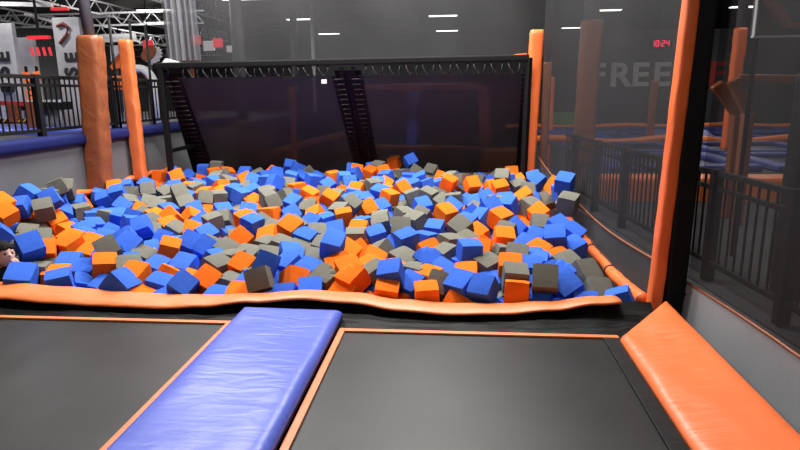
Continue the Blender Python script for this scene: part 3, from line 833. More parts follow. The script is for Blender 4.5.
(-4.046,8.221,0.227,0.71,-0.09,0.51,0.185,'B'),
(-3.582,6.448,0.168,0.43,-0.54,1.02,0.189,'G'),
(-4.679,6.095,0.259,0.64,-0.52,1.28,0.179,'O'),
(-1.572,7.651,0.199,0.34,0.04,-0.34,0.186,'G'),
(-2.069,6.109,0.179,0.42,-0.52,0.79,0.176,'G'),
(-3.609,9.103,0.309,0.31,0.16,0.71,0.189,'O'),
(-0.203,8.654,0.318,0.14,0.42,0.8,0.179,'O'),
(-0.711,8.689,0.297,0.06,0.03,-0.02,0.181,'B'),
(-3.754,6.655,0.175,0.86,0.55,0.49,0.192,'O'),
(-1.191,5.548,0.139,0.46,0.29,-0.3,0.189,'B'),
(-2.286,9.029,0.335,1.69,-0.66,0.03,0.177,'G'),
(-3.579,4.753,0.026,0.7,-0.07,0.44,0.189,'G'),
(-1.645,4.467,0.037,0.3,0.21,-0.1,0.186,'B'),
(-4.304,8.773,0.334,0.87,-0.51,1.05,0.185,'B'),
(0.573,7.035,0.264,0.28,-0.07,0.2,0.188,'B'),
(-2.915,4.887,0.051,0.58,0.09,0.96,0.199,'B'),
(-4.739,6.655,0.309,0.52,-0.18,0.54,0.179,'B'),
(0.203,6.735,0.206,0.25,0.37,-0.38,0.182,'G'),
(-0.268,8.414,0.243,0.1,-0.26,0.23,0.18,'B'),
(-2.872,7.897,0.251,0.67,-0.42,0.17,0.19,'G'),
(-2.407,7.457,0.262,0.12,-0.25,0.43,0.182,'G'),
(-3.753,8.954,0.336,0.1,-0.07,0.51,0.179,'O'),
(-1.031,8.443,0.252,0.53,0.54,0.05,0.177,'O'),
(-1.151,7.287,0.218,0.43,-0.04,0.69,0.187,'B'),
(-4.692,5.673,0.187,0.31,-0.1,1.4,0.191,'B'),
(-1.655,5.86,0.206,0.17,0.55,-0.3,0.181,'G'),
(-1.334,7.495,0.249,-0.05,0.19,0.09,0.188,'B'),
(-2.109,8.861,0.283,0.01,0.52,-0.01,0.182,'B'),
(-2.284,4.323,-0.061,0.56,-0.11,0.97,0.178,'B'),
(-3.131,7.709,0.237,0.2,-0.19,0.97,0.185,'O'),
(-1.548,9.13,0.35,0.86,0.15,0.12,0.178,'O'),
(-0.6,5.548,0.071,0.76,0.37,0.27,0.192,'B'),
(-2.511,7.628,0.243,0.38,-0.13,0.47,0.182,'G'),
(0.068,4.979,0.056,0.03,0.14,-0.85,0.184,'B'),
(0.334,4.342,-0.089,0.17,0.41,0.76,0.18,'B'),
(0.857,8.4,0.295,0.37,-0.42,0.14,0.181,'O'),
(1.059,8.403,0.345,0.64,-0.26,-0.03,0.18,'B'),
(-1.471,4.645,0.018,0.44,0.29,-0.37,0.192,'B'),
(-2.987,8.801,0.316,0.57,-0.42,0.67,0.181,'G'),
(-1.655,9.331,0.343,0.92,0.11,0.17,0.182,'B'),
(-4.74,7.115,0.164,1.04,-0.42,0.64,0.182,'O'),
(-0.092,8.5,0.331,0.37,-0.08,-0.73,0.177,'G'),
(-0.263,7.455,0.251,0.98,0.43,0.07,0.184,'G'),
(-3.692,8.177,0.252,0.25,0.39,0.43,0.185,'B'),
(-1.07,7.981,0.32,0.4,0.03,0.08,0.179,'B'),
(-2.172,5.616,0.123,0.55,-0,0.48,0.181,'G'),
(-2.072,7.574,0.234,-0.12,0.14,0.33,0.186,'B'),
(-2.364,5.389,0.096,0.47,-0.45,1.26,0.183,'G'),
(-1.533,7.882,0.201,1.03,0.48,0.66,0.181,'O'),
(-0.917,7.639,0.276,0.24,-0.35,0.52,0.181,'O'),
(0.967,7.335,0.198,0.61,0.48,0.23,0.185,'B'),
(0.261,5.401,0.12,0.87,-0.82,0.45,0.188,'O'),
(-1.777,7.141,0.203,-0.37,-0.03,0.23,0.179,'O'),
(-1.256,6.85,0.275,0.09,0.16,-0.09,0.184,'B'),
(0.687,8.255,0.337,-0.1,-0.11,0.26,0.18,'B'),
(-3.161,5.009,0.121,0.75,0.29,-0.04,0.196,'B'),
(-3.554,8.839,0.313,0.39,-0.15,0.38,0.179,'G'),
(-3.488,7.309,0.247,0.19,0.36,0.2,0.191,'B'),
(-0.751,8.411,0.237,0.35,0.12,-0.53,0.186,'B'),
(-1.028,8.861,0.284,0.53,0.17,0.82,0.187,'G'),
(-3.994,6.436,0.171,0.2,-0,0.68,0.177,'B'),
(0.45,6.824,0.287,-0.03,0.03,-0.51,0.186,'G'),
(0.658,4.549,0.039,0.25,0.3,-1.02,0.184,'B'),
(-3.696,7.939,0.266,0.05,0.13,0.16,0.178,'O'),
(-1.803,6.102,0.159,0.61,-0.39,1.27,0.192,'B'),
(-4.657,6.381,0.424,-0.08,0.22,0.56,0.176,'G'),
(-2.757,5.476,0.096,-0.09,0.03,1.12,0.183,'B'),
(-1.483,4.491,-0.031,0.58,-0.45,1.21,0.177,'B'),
(1.167,6.419,0.35,0.52,-0.06,-0.6,0.178,'G'),
(-1.357,9.478,0.338,0.5,-0.04,0.49,0.181,'B'),
(-3.88,4.94,0.164,0.53,0.48,1.28,0.186,'G'),
(-1.67,4.662,0.031,0.31,-0.03,1.3,0.187,'G'),
(0.799,4.31,-0.082,0.11,-0.1,-0.18,0.19,'B'),
(-1.554,8.248,0.243,-0.2,-0.05,0.24,0.186,'G'),
(-4.66,6.296,0.218,0.25,0.33,0,0.19,'O'),
(-2.848,9.052,0.325,0.6,0.4,-0.22,0.178,'O'),
(-1.239,8.016,0.289,-0.06,0.04,0.07,0.179,'G'),
(-1.202,5.317,0.163,-0.44,-0.43,1.24,0.187,'G'),
(-4.143,7.664,0.299,0.09,-0.11,0.42,0.183,'B'),
(-3.387,8.569,0.289,-0.09,-0.07,-0.03,0.179,'B'),
(-1.084,6.949,0.109,0.78,0.25,0.25,0.187,'G'),
(-0.953,9.176,0.281,0.04,-0.23,0.34,0.181,'O'),
(-0.554,5.879,0.196,-0.05,-0.42,0.13,0.177,'B'),
(-0.53,4.774,0.074,0.08,-0.01,0.66,0.188,'O'),
(-4.061,7.714,0.092,1.07,-0.22,0.41,0.188,'G'),
(-3.416,7.08,0.211,0.57,-0.11,0.7,0.184,'B'),
(-3.232,8.122,0.206,0.44,-1.15,0.67,0.179,'B'),
(-3.316,6.959,0.124,0.6,-0.14,0.71,0.179,'O'),
(0.945,8.095,0.182,0.31,-0.93,0.24,0.179,'B'),
(-4.042,5.184,0.153,0.21,-0.19,0.85,0.197,'O'),
(-3.149,5.333,0.069,0.74,-0.13,0.71,0.187,'B'),
(-1.619,5.677,0.093,0.43,0.3,-0.03,0.177,'B'),
(-1.071,4.953,0.083,0.4,0.2,0.39,0.183,'O'),
(-2.8,4.312,-0.059,0.72,-0.32,1.49,0.193,'O'),
(-2.7,4.543,-0.123,0.03,0.19,0.5,0.177,'B'),
(-2.031,4.558,-0.101,0.9,0.15,0.22,0.185,'G'),
(-1.935,4.815,-0.104,-1.02,0.59,-0.54,0.188,'O'),
(-1.495,4.31,-0.119,0.49,0.02,-0.07,0.192,'O'),
(-1.61,4.804,0.079,0.14,0.41,-0.25,0.191,'B'),
(-0.355,4.678,-0.125,0.1,0.09,-0.74,0.188,'G'),
(0.156,4.483,-0.131,0.33,0.06,0.93,0.182,'B'),
(0.483,4.54,-0.13,0.39,-0.64,0.51,0.19,'O'),
(0.65,4.382,-0.187,0.16,-0.12,-0.21,0.178,'O'),
(0.885,4.569,-0.067,0.71,-0.1,0.11,0.186,'G')]
LABELS = [
"blue foam cube touching front lip, right, blue left, blue right, blue behind",
"blue foam cube middle far left, grey left, orange right, grey behind, grey in front",
"grey foam cube front far right, blue left, blue right, blue behind, blue in front",
"blue foam cube touching front lip, left, blue left, orange right, grey behind",
"blue foam cube touching front lip, far left, orange right, blue behind",
"orange foam cube touching front lip, right, grey left, grey right, orange behind",
"grey foam cube touching front lip, centre, blue left, blue right, blue behind",
"blue foam cube touching front lip, left, blue left, orange right, blue behind",
"blue foam cube front right, grey left, blue right, grey behind, orange in front",
"blue foam cube touching front lip, far right, grey left, grey right, blue behind",
"blue foam cube front right, grey left, blue right, orange behind, orange in front",
"blue foam cube middle centre, grey left, orange right, grey behind, orange in front",
"orange foam cube touching front lip, far right, grey left, blue right, grey behind",
"grey foam cube front far right, orange left, blue right, orange behind, orange in front",
"blue foam cube middle right, grey left, orange right, grey behind, orange in front",
"grey foam cube rear far left, blue left, blue right, blue behind, grey in front",
"blue foam cube touching front lip, far left, orange left, blue right, orange behind",
"grey foam cube rear far right of pit, grey left, blue behind, grey in front",
"orange foam cube front far left, blue left, grey right, grey behind, blue in front",
"orange foam cube touching front lip, right, blue left, grey right, blue behind",
"blue foam cube middle far right, blue left, blue right, blue behind, orange in front",
"grey foam cube front far right of pit, blue left, blue behind, grey in front",
"blue foam cube middle right, blue left, blue right, grey behind, grey in front",
"blue foam cube front left, blue left, blue right, blue behind, blue in front",
"orange foam cube touching front lip, left, blue left, grey right, grey behind",
"grey foam cube touching front lip, centre, orange left, orange right, orange behind",
"orange foam cube middle far left, orange left, orange right, orange behind, blue in front",
"blue foam cube middle left, blue left, grey right, blue behind, blue in front, left one",
"orange foam cube middle left, blue left, blue right, blue behind, blue in front",
"orange foam cube middle far left of pit, blue right, orange behind, blue in front",
"orange foam cube touching front lip, right, blue left, blue right, blue behind",
"blue foam cube rear far right of pit, orange left, grey in front",
"blue foam cube front centre, orange left, blue right, grey behind, grey in front",
"grey foam cube middle far left, orange left, blue right, blue behind, orange in front",
"orange foam cube front centre, grey left, blue right, grey behind, blue in front",
"orange foam cube middle centre, orange left, grey right, blue behind, grey in front",
"grey foam cube touching front lip, far right, blue left, blue right, grey behind",
"grey foam cube front right, blue left, orange right, orange behind, blue in front",
"orange foam cube front centre, blue left, grey right, blue behind, blue in front",
"blue foam cube middle centre, orange left, grey right, orange behind, orange in front",
"blue foam cube middle far right of pit, blue left, blue behind, grey in front",
"blue foam cube middle left, grey left, grey right, blue behind, blue in front",
"orange foam cube rear right, grey left, blue right, blue behind, blue in front, right one",
"orange foam cube middle far right, blue left, blue right, blue behind, grey in front",
"grey foam cube middle right, orange left, orange right, blue behind, grey in front",
"blue foam cube middle right, grey left, grey right, orange behind, orange in front",
"grey foam cube front left, blue left, orange right, blue behind, orange in front",
"orange foam cube middle far right, orange left, grey right, grey behind, grey in front",
"blue foam cube front left, orange left, blue right, blue behind, blue in front",
"orange foam cube front left, blue left, blue right, grey behind, blue in front",
"blue foam cube middle right, grey left, grey right, grey behind, grey in front",
"blue foam cube touching front lip, right, blue left, orange right, grey behind",
"blue foam cube middle left, blue left, grey right, blue behind, blue in front, right one",
"blue foam cube middle left, orange left, blue right, orange behind, blue in front",
"blue foam cube rear far left, orange left, grey right, blue behind, left one",
"blue foam cube touching front lip, centre, orange left, grey right, grey behind",
"orange foam cube middle centre, grey left, blue right, blue behind, grey in front",
"grey foam cube middle left, blue left, grey right, blue behind, blue in front",
"grey foam cube middle right, grey left, grey right, grey behind, blue in front, right one",
"orange foam cube rear centre, grey left, grey right, grey behind, grey in front",
"blue foam cube rear far left of pit, grey right, blue in front",
"orange foam cube rear right of pit, grey left, orange right, blue in front",
"blue foam cube middle centre, orange left, grey right, grey behind, grey in front",
"blue foam cube front far left, orange left, orange right, blue behind, blue in front",
"blue foam cube middle far left, orange left, orange right, orange behind, orange in front",
"blue foam cube rear far left, grey left, blue right, grey behind, grey in front",
"orange foam cube front far right, grey left, blue right, grey behind, grey in front",
"blue foam cube middle right, grey left, orange right, orange behind, blue in front",
"blue foam cube touching front lip, far right, grey left",
"orange foam cube rear right, blue left, grey right, grey behind, grey in front",
"blue foam cube front centre, blue left, blue right, blue behind, orange in front",
"grey foam cube front right, orange left, blue right, orange behind, orange in front, right one",
"blue foam cube rear far right, blue left, grey right, blue behind, orange in front",
"blue foam cube middle far left of pit, blue right, orange behind, grey in front",
"blue foam cube rear far left, blue left, blue right, blue behind, right one",
"blue foam cube rear centre, blue left, orange right, blue behind, orange in front",
"grey foam cube rear far right, blue left, orange right, orange behind, orange in front",
"grey foam cube rear left, orange left, grey right, orange behind, blue in front",
"blue foam cube rear far right, orange left, orange right, blue behind, blue in front",
"grey foam cube rear far left, blue left, blue right, blue behind, blue in front",
"grey foam cube rear right, grey left, orange right, blue behind, blue in front",
"grey foam cube middle right, blue left, blue right, grey behind, blue in front",
"grey foam cube middle right, grey left, grey right, grey behind, blue in front, left one",
"orange foam cube rear right, blue left, orange right, orange behind, blue in front",
"grey foam cube middle right, blue left, grey right, grey behind, blue in front",
"blue foam cube touching front lip, far left, blue left, orange right, blue behind",
"blue foam cube front centre, blue left, grey right, grey behind, orange in front",
"orange foam cube middle centre, blue left, grey right, grey behind, blue in front",
"grey foam cube middle far right, grey left, blue right, blue behind, orange in front",
"blue foam cube front left, grey left, blue right, orange behind, blue in front",
"orange foam cube front centre, orange left, orange right, orange behind, orange in front",
"grey foam cube rear far left of pit, blue left, grey right, grey in front",
"blue foam cube middle far right of pit, blue left, grey behind, blue in front",
"grey foam cube front right, orange left, blue right, orange behind, orange in front, left one",
"grey foam cube middle left, blue left, orange right, blue behind, blue in front",
"grey foam cube middle right, blue left, blue right, orange behind, orange in front",
"grey foam cube middle far right, orange left, blue right, orange behind, blue in front",
"orange foam cube rear right, grey left, blue right, blue behind, blue in front, left one",
"orange foam cube rear far right, grey left, grey right, grey behind, grey in front",
"blue foam cube rear left, blue left, grey right, orange behind, blue in front",
"orange foam cube rear far right, orange left, grey right, grey behind, blue in front",
"grey foam cube middle left, blue left, orange right, grey behind, grey in front",
"orange foam cube touching front lip, centre, grey left, orange right, orange behind",
"blue foam cube front right, blue left, blue right, grey behind, orange in front",
"blue foam cube middle left, orange left, grey right, grey behind, grey in front",
"blue foam cube front far right, blue left, grey right, grey behind, blue in front",
"grey foam cube rear left, grey left, blue right, blue behind, grey in front",
"grey foam cube rear centre, grey left, blue right, grey behind, orange in front",
"orange foam cube middle right, blue left, orange right, grey behind, orange in front",
"grey foam cube middle right, blue left, grey right, grey behind, grey in front",
"grey foam cube middle left, orange left, orange right, orange behind, blue in front",
"grey foam cube front left, orange left, grey right, blue behind, orange in front",
"orange foam cube touching front lip, right, orange left, blue right, blue behind",
"orange foam cube touching front lip, centre, blue left, grey right, blue behind",
"blue foam cube rear centre, blue left, grey right, blue behind, grey in front",
"blue foam cube rear far right, blue left, blue right, grey behind, orange in front",
"grey foam cube middle left, grey left, orange right, blue behind, grey in front",
"blue foam cube front far right, orange left, blue right, blue behind, blue in front",
"grey foam cube front left, orange left, blue right, grey behind, blue in front",
"orange foam cube middle far left, blue left, orange right, grey behind, grey in front",
"grey foam cube rear far left of pit, grey left, blue right, blue in front",
"grey foam cube rear left, grey left, blue right, grey behind, orange in front, right one",
"blue foam cube rear centre, blue left, blue right, grey behind, orange in front",
"grey foam cube middle far right, blue left, blue right, blue behind, blue in front",
"grey foam cube rear left, blue left, blue right, blue behind, grey in front, right one",
"grey foam cube rear centre, blue left, orange right, orange behind, orange in front",
"grey foam cube middle right, orange left, blue right, blue behind, orange in front",
"grey foam cube rear right, grey left, grey right, blue behind, blue in front",
"blue foam cube rear right, grey left, grey right, grey behind, grey in front",
"blue foam cube middle right, blue left, orange right, blue behind, orange in front",
"blue foam cube middle left, grey left, blue right, blue behind, blue in front",
"orange foam cube rear right, orange left, blue right, blue behind, grey in front",
"blue foam cube touching front lip, far right, orange left, grey right, grey behind",
"orange foam cube middle left, orange left, blue right, blue behind, orange in front",
"orange foam cube front right, blue left, grey right, blue behind, blue in front",
"grey foam cube rear left, grey left, blue right, orange behind, blue in front",
"grey foam cube rear far right, blue left, blue right, orange behind, orange in front",
"orange foam cube middle centre, blue left, orange right, grey behind, grey in front",
"grey foam cube rear right, orange left, grey right, orange behind, grey in front",
"orange foam cube rear centre, grey left, blue right, grey behind, grey in front",
"blue foam cube rear left, blue left, grey right, grey behind, blue in front",
"grey foam cube rear far right of pit, grey left, blue right, orange in front",
"orange foam cube middle far left, grey left, grey right, orange behind, orange in front",
"orange foam cube middle right, grey left, blue right, blue behind, orange in front",
"blue foam cube touching front lip, centre, grey left, orange right, orange behind",
"orange foam cube middle centre, blue left, blue right, blue behind, blue in front",
"orange foam cube rear left of pit, blue left, blue right, grey in front",
"orange foam cube rear centre, blue left, grey right, blue behind, orange in front",
"blue foam cube rear centre, grey left, grey right, grey behind, blue in front",
"blue foam cube rear right of pit, orange left, grey in front",
"orange foam cube rear right of pit, grey left, blue right, grey in front",
"blue foam cube middle far right, blue left, blue right, grey behind, orange in front",
"orange foam cube middle right, orange left, grey right, grey behind, orange in front",
"blue foam cube middle far right of pit, grey left, grey behind, blue in front",
"grey foam cube middle far left, blue left, grey right, grey behind, blue in front",
"orange foam cube middle far right, blue left, blue right, blue behind, blue in front",
"grey foam cube middle centre, grey left, grey right, orange behind, orange in front",
"blue foam cube middle far right, grey left, grey right, grey behind, blue in front",
"orange foam cube front right, grey left, grey right, blue behind, grey in front",
"blue foam cube rear right, grey left, orange right, grey behind, blue in front",
"blue foam cube rear right, orange left, orange right, orange behind, grey in front",
"orange foam cube middle far left, orange left, grey right, orange behind, blue in front",
"grey foam cube middle centre, grey left, grey right, orange behind, blue in front",
"blue foam cube rear centre, orange left, grey right, blue behind, orange in front",
"blue foam cube touching front lip, left, orange left, orange right, orange behind",
"orange foam cube middle left, grey left, blue right, blue behind, blue in front",
"blue foam cube middle centre, blue left, grey right, blue behind, blue in front",
"grey foam cube middle centre, blue left, blue right, grey behind, blue in front, right one",
"grey foam cube rear right of pit, grey left, orange right, blue in front",
"blue foam cube touching front lip, far left, blue left, blue right, orange behind",
"orange foam cube rear left, blue left, blue right, blue behind, blue in front",
"grey foam cube middle right, grey left, grey right, blue behind, grey in front",
"orange foam cube rear left, grey left, blue right, blue behind, blue in front",
"blue foam cube middle centre, grey left, blue right, orange behind, grey in front",
"grey foam cube middle centre, grey left, blue right, blue behind, blue in front",
"grey foam cube middle centre, orange left, grey right, orange behind, grey in front",
"blue foam cube middle far right, orange left, blue right, blue behind, grey in front",
"blue foam cube touching front lip, far right, blue left, grey right, grey behind",
"blue foam cube middle centre, grey left, orange right, orange behind, blue in front",
"orange foam cube rear right, blue left, orange right, blue behind, grey in front",
"grey foam cube rear far right, grey left, grey right, blue behind, orange in front",
"grey foam cube middle centre, blue left, blue right, grey behind, blue in front, left one",
"orange foam cube rear far right, grey left, blue right, grey behind, grey in front",
"grey foam cube middle far left, blue left, orange right, grey behind, orange in front",
"blue foam cube rear left, grey left, blue right, grey behind, grey in front",
"grey foam cube front right, blue left, orange right, grey behind, blue in front",
"grey foam cube rear centre, orange left, grey right, grey behind, grey in front",
"grey foam cube rear right, grey left, blue right, orange behind, blue in front",
"orange foam cube middle far left, orange left, blue right, orange behind, orange in front",
"blue foam cube middle left, blue left, grey right, orange behind, orange in front",
"grey foam cube rear right, blue left, grey right, orange behind, grey in front",
"grey foam cube middle far left of pit, blue right, grey behind, blue in front",
"orange foam cube middle right, orange left, blue right, blue behind, grey in front",
"orange foam cube touching front lip, far left, blue left, blue right, blue behind",
"orange foam cube rear centre, blue left, grey right, blue behind, blue in front",
"grey foam cube rear centre, orange left, grey right, grey behind, orange in front",
"blue foam cube middle right, blue left, grey right, blue behind, orange in front",
"blue foam cube middle far left, orange left, blue right, blue behind, blue in front",
"blue foam cube rear left of pit, blue left, orange right, blue in front",
"orange foam cube front left, blue left, blue right, blue behind, blue in front",
"orange foam cube middle centre, blue left, orange right, blue behind, orange in front",
"grey foam cube rear left, grey left, grey right, orange behind, grey in front",
"orange foam cube middle right, blue left, grey right, blue behind, blue in front",
"grey foam cube middle far right, orange left, blue right, orange behind, orange in front",
"grey foam cube middle far left, blue left, blue right, blue behind, blue in front",
"grey foam cube middle far right, orange left, grey right, orange behind, orange in front",
"grey foam cube middle right, grey left, blue right, grey behind, grey in front",
"blue foam cube front far right, blue left, blue right, blue behind, blue in front",
"grey foam cube middle right, grey left, orange right, grey behind, blue in front",
"blue foam cube rear right, orange left, grey right, grey behind, orange in front",
"blue foam cube rear right, grey left, blue right, orange behind, grey in front",
"blue foam cube middle far left, blue left, grey right, grey behind, blue in front",
"grey foam cube rear right, grey left, grey right, grey behind, orange in front",
"blue foam cube middle centre, blue left, orange right, grey behind, blue in front",
"blue foam cube middle left, blue left, grey right, blue behind, grey in front",
"orange foam cube rear far left of pit, blue right, orange in front",
"orange foam cube middle far left, orange left, blue right, blue behind, right one",
"grey foam cube touching front lip, far left, blue left, orange right, grey behind",
"orange foam cube middle right, blue left, orange right, orange behind, grey in front",
"blue foam cube rear far left, orange left, grey right, blue behind, right one",
"blue foam cube rear left, grey left, grey right, grey behind, orange in front",
"blue foam cube rear centre, blue left, orange right, orange behind, grey in front",
"blue foam cube middle left, blue left, blue right, blue behind, blue in front, rightmost",
"orange foam cube rear centre, grey left, orange right, grey behind, blue in front",
"orange foam cube touching front lip, left, blue left, blue right, blue behind",
"blue foam cube rear left of pit, blue left, blue right, orange in front",
"blue foam cube rear right, blue left, orange right, orange behind, blue in front, left one",
"grey foam cube rear centre, grey left, blue right, grey behind, blue in front",
"orange foam cube middle right, orange left, grey right, orange behind, grey in front",
"grey foam cube rear left, grey left, blue right, blue behind, blue in front",
"orange foam cube middle far left, orange left, blue right, blue behind, left one",
"grey foam cube rear left, grey left, blue right, grey behind, orange in front, left one",
"grey foam cube rear right, grey left, blue right, blue behind, grey in front",
"orange foam cube middle left, grey left, grey right, orange behind, grey in front",
"blue foam cube middle far right, blue left, blue right, blue behind, blue in front",
"grey foam cube rear right, blue left, blue right, orange behind, blue in front",
"blue foam cube rear right, orange left, grey right, orange behind, orange in front",
"blue cube middle left, blue left, blue right, blue behind, blue in front, second from left",
"blue foam cube rear centre, blue left, blue right, blue behind, orange in front, right one",
"blue foam cube rear right, orange left, blue right, blue behind, grey in front",
"blue foam cube rear left, orange left, orange right, orange behind, orange in front",
"blue foam cube rear left, blue left, orange right, grey behind, orange in front",
"blue foam cube middle centre, blue left, blue right, blue behind, blue in front",
"blue foam cube rear far left of pit, grey left, orange right, grey in front",
"grey foam cube rear left, blue left, blue right, blue behind, grey in front, left one",
"grey foam cube rear left, blue left, blue right, grey behind, orange in front",
"blue foam cube rear centre, orange left, blue right, grey behind, blue in front",
"blue foam cube rear left, orange left, blue right, grey behind, blue in front",
"grey foam cube middle left, grey left, orange right, grey behind, orange in front",
"orange foam cube rear right, blue left, grey right, blue behind, blue in front",
"blue foam cube middle far left, blue left, blue right, blue behind, grey in front",
"blue foam cube middle left, blue left, blue right, blue behind, grey in front",
"blue foam cube middle right, grey left, blue right, blue behind, grey in front",
"blue foam cube rear centre, blue left, blue right, blue behind, grey in front, right one",
"grey foam cube rear right of pit, orange left, orange right, grey in front",
"blue foam cube rear centre, blue left, orange right, orange behind, orange in front",
"blue foam cube rear centre of pit, orange left, blue right, grey in front",
"orange foam cube rear far right of pit, blue left, blue right, grey in front",
"grey foam cube rear left, grey left, grey right, grey behind, grey in front",
"blue foam cube rear left, blue left, grey right, blue behind, blue in front",
"blue foam cube rear right, blue left, orange right, orange behind, blue in front, right one",
"grey foam cube middle centre, blue left, blue right, blue behind, grey in front",
"blue foam cube rear right, blue left, blue right, grey behind, grey in front",
"grey foam cube rear left, blue left, grey right, grey behind, blue in front",
"orange foam cube rear centre, grey left, blue right, blue behind, blue in front",
"blue foam cube middle far right, grey left, orange right, orange behind, blue in front",
"blue foam cube rear centre, blue left, grey right, blue behind, blue in front",
"grey foam cube rear far right, orange left, blue right, blue behind, orange in front",
"blue foam cube rear centre, grey left, grey right, blue behind, orange in front",
"blue foam cube rear centre of pit, blue right, blue in front",
"blue foam cube rear centre of pit, blue left, blue right, blue in front",
"orange foam cube rear centre of pit, blue left, blue right, blue in front",
"orange foam cube middle right, orange left, blue right, grey behind, orange in front",
"blue foam cube rear far left, blue left, blue right, blue behind, left one",
"blue foam cube rear right, blue left, grey right, grey behind, blue in front",
"blue foam cube middle left, blue left, blue right, blue behind, blue in front, leftmost",
"orange foam cube rear left, blue left, grey right, grey behind, orange in front",
"grey foam cube rear left of pit, blue left, orange in front",
"blue foam cube rear centre of pit, orange left, grey right, orange in front",
"blue foam cube middle far left, grey left, grey right, grey behind, blue in front",
"grey foam cube middle left, blue left, orange right, orange behind, grey in front",
"grey foam cube middle centre, blue left, blue right, blue behind, blue in front",
"blue foam cube rear left of pit, blue left, orange right, grey in front",
"blue foam cube rear centre, blue left, blue right, blue behind, grey in front, left one",
"grey foam cube rear right, blue left, grey right, orange behind, blue in front",
"blue foam cube middle right, orange left, grey right, orange behind, orange in front",
"grey foam cube rear centre, blue left, blue right, blue behind, orange in front",
"orange foam cube middle far right, blue left, grey right, blue behind, grey in front",
"blue foam cube rear far right, orange left, blue right, orange behind, grey in front",
"blue foam cube touching front lip, right, orange left, orange right, orange behind",
"orange foam cube rear left of pit, grey left, blue right, blue in front",
"blue foam cube rear left of pit, orange left, blue right, grey in front",
"blue foam cube rear right, grey left, blue right, blue behind, blue in front",
"grey foam cube rear right, blue left, grey right, blue behind, blue in front",
"blue foam cube middle far left, blue left, blue right, blue behind, orange in front",
"blue foam cube middle left, orange left, grey right, orange behind, orange in front",
"blue foam cube rear centre, blue left, blue right, blue behind, orange in front, left one",
"grey foam cube rear centre, blue left, orange right, blue behind, orange in front",
"grey foam cube rear right of pit, blue left, orange right, orange in front",
"orange foam cube rear right, orange left, orange right, grey behind, blue in front"
]
NSOLO = len(LABELS)
SURF = random.Random(5)
for i, (x, y, z, a, b, c, s, col) in enumerate(CUBES[:NSOLO]):
    o = bpy.data.objects.new('foam_cube', CM[col][(i*7) % 4 if i % 5 == 0 else i % 3]); COL.objects.link(o)
    o.location = (x, y, z); o.rotation_euler = (a, b, c); o.scale = (s, s, s)
    tag(o, LABELS[i], 'foam cube', 'foam cubes heaped in the pit')
# the rest of the heap: small ones at the back and those buried below
HV, HF, HM = [], [], []
def add(me, mt, idx):
    n0 = len(HV); HV.extend((mt @ v.co)[:] for v in me.vertices)
    HF.extend([n0+k for k in p.vertices] for p in me.polygons); HM.extend([idx]*len(me.polygons))
for i, (x, y, z, a, b, c, s, col) in enumerate(CUBES[NSOLO:]):
    add(CM[col][i % 3], Matrix.Translation((x, y, z)) @ Euler((a, b, c)).to_matrix().to_4x4() @ Matrix.Scale(s, 4), 'BOG'.index(col))
def zs(Y): return .12+(Y-4.5)*.047
hcx = -3.871
for lay in range(3):
    y = 4.36
    while y < 10.0:
        x = -4.60+SURF.random()*.08; xr = 1.18-.05*(y-4.3)
        while x < xr:
            z = zs(min(y, 9.6))-(.205, .36, .52)[lay]+SURF.uniform(-.03, .03)
            if y > 9.7: z -= .16
            if lay < 2 and x < -3.0 and y < 5.1 and math.hypot(x-hcx, y-4.62) < .42: x += .205; continue
            if y < 4.55: z -= .02
            col = SURF.choices('BOG', (5, 3, 3))[0]
            add(CM[col][SURF.randrange(3)], Matrix.Translation((x, y, z)) @ Euler((SURF.uniform(-.7, .7), SURF.uniform(-.7, .7), SURF.uniform(0, 3))).to_matrix().to_4x4() @ Matrix.Scale(.18, 4), 'BOG'.index(col))
            x += .205
        y += .2
me = bpy.data.meshes.new('foam_cube_heap'); me.from_pydata(HV, [], HF)
for nm in ('blue_foam', 'orange_foam', 'grey_foam'): me.materials.append(M[nm])
for p, k in zip(me.polygons, HM): p.material_index = k
heap = bpy.data.objects.new('foam_cube_heap', me); COL.objects.link(heap)
tag(heap, 'buried and distant blue, orange and grey foam cubes filling the rest of the pit', 'foam cubes', None, 'stuff')

# ------------------------------------------------------------------ boy half buried at the left edge
hc = Vector((-3.725, 4.470, 0.267))
t = thing('person', 'dark haired child in black half buried among cubes at the left edge', 'person', hc-Vector((0, 0, .3)))
bm = bmesh.new(); bmesh.ops.create_uvsphere(bm, u_segments=40, v_segments=28, radius=1)
def face(p):   # +X is the facing direction, +Z the crown
    x, y, z = p
    q = Vector((x*.088, y*.070, z*.102))
    if x > 0:
        q.x *= 1-.10*max(0, z)
        g = lambda yy, zz, sy, sz: math.exp(-((y-yy)/sy)**2-((z-zz)/sz)**2)
        q.x += .022*g(0, -.18, .16, .17)-.006*g(0, .05, .22, .10)     # nose and its bridge
        q.x -= .011*(g(.36, .02, .16, .13)+g(-.36, .02, .16, .13))    # eye sockets
        q.x += .006*(g(.36, .22, .25, .1)+g(-.36, .22, .25, .1))      # brow
        q.x += .008*g(0, -.50, .26, .09)-.004*g(0, -.57, .24, .03)    # lips
        q.x += .010*g(0, -.85, .35, .16)                              # chin
        q.y *= 1-.12*max(0, -z)
    else:
        q.z += .008*max(0, z); q.x *= 1.12
    for sd in (-1, 1):                                                # ears
        d = math.exp(-((x+.08)/.13)**2-((z+.08)/.26)**2)
        if y*sd > .7: q.y += sd*.014*d
    return q
for v in bm.verts: v.co = face(v.co.normalized())
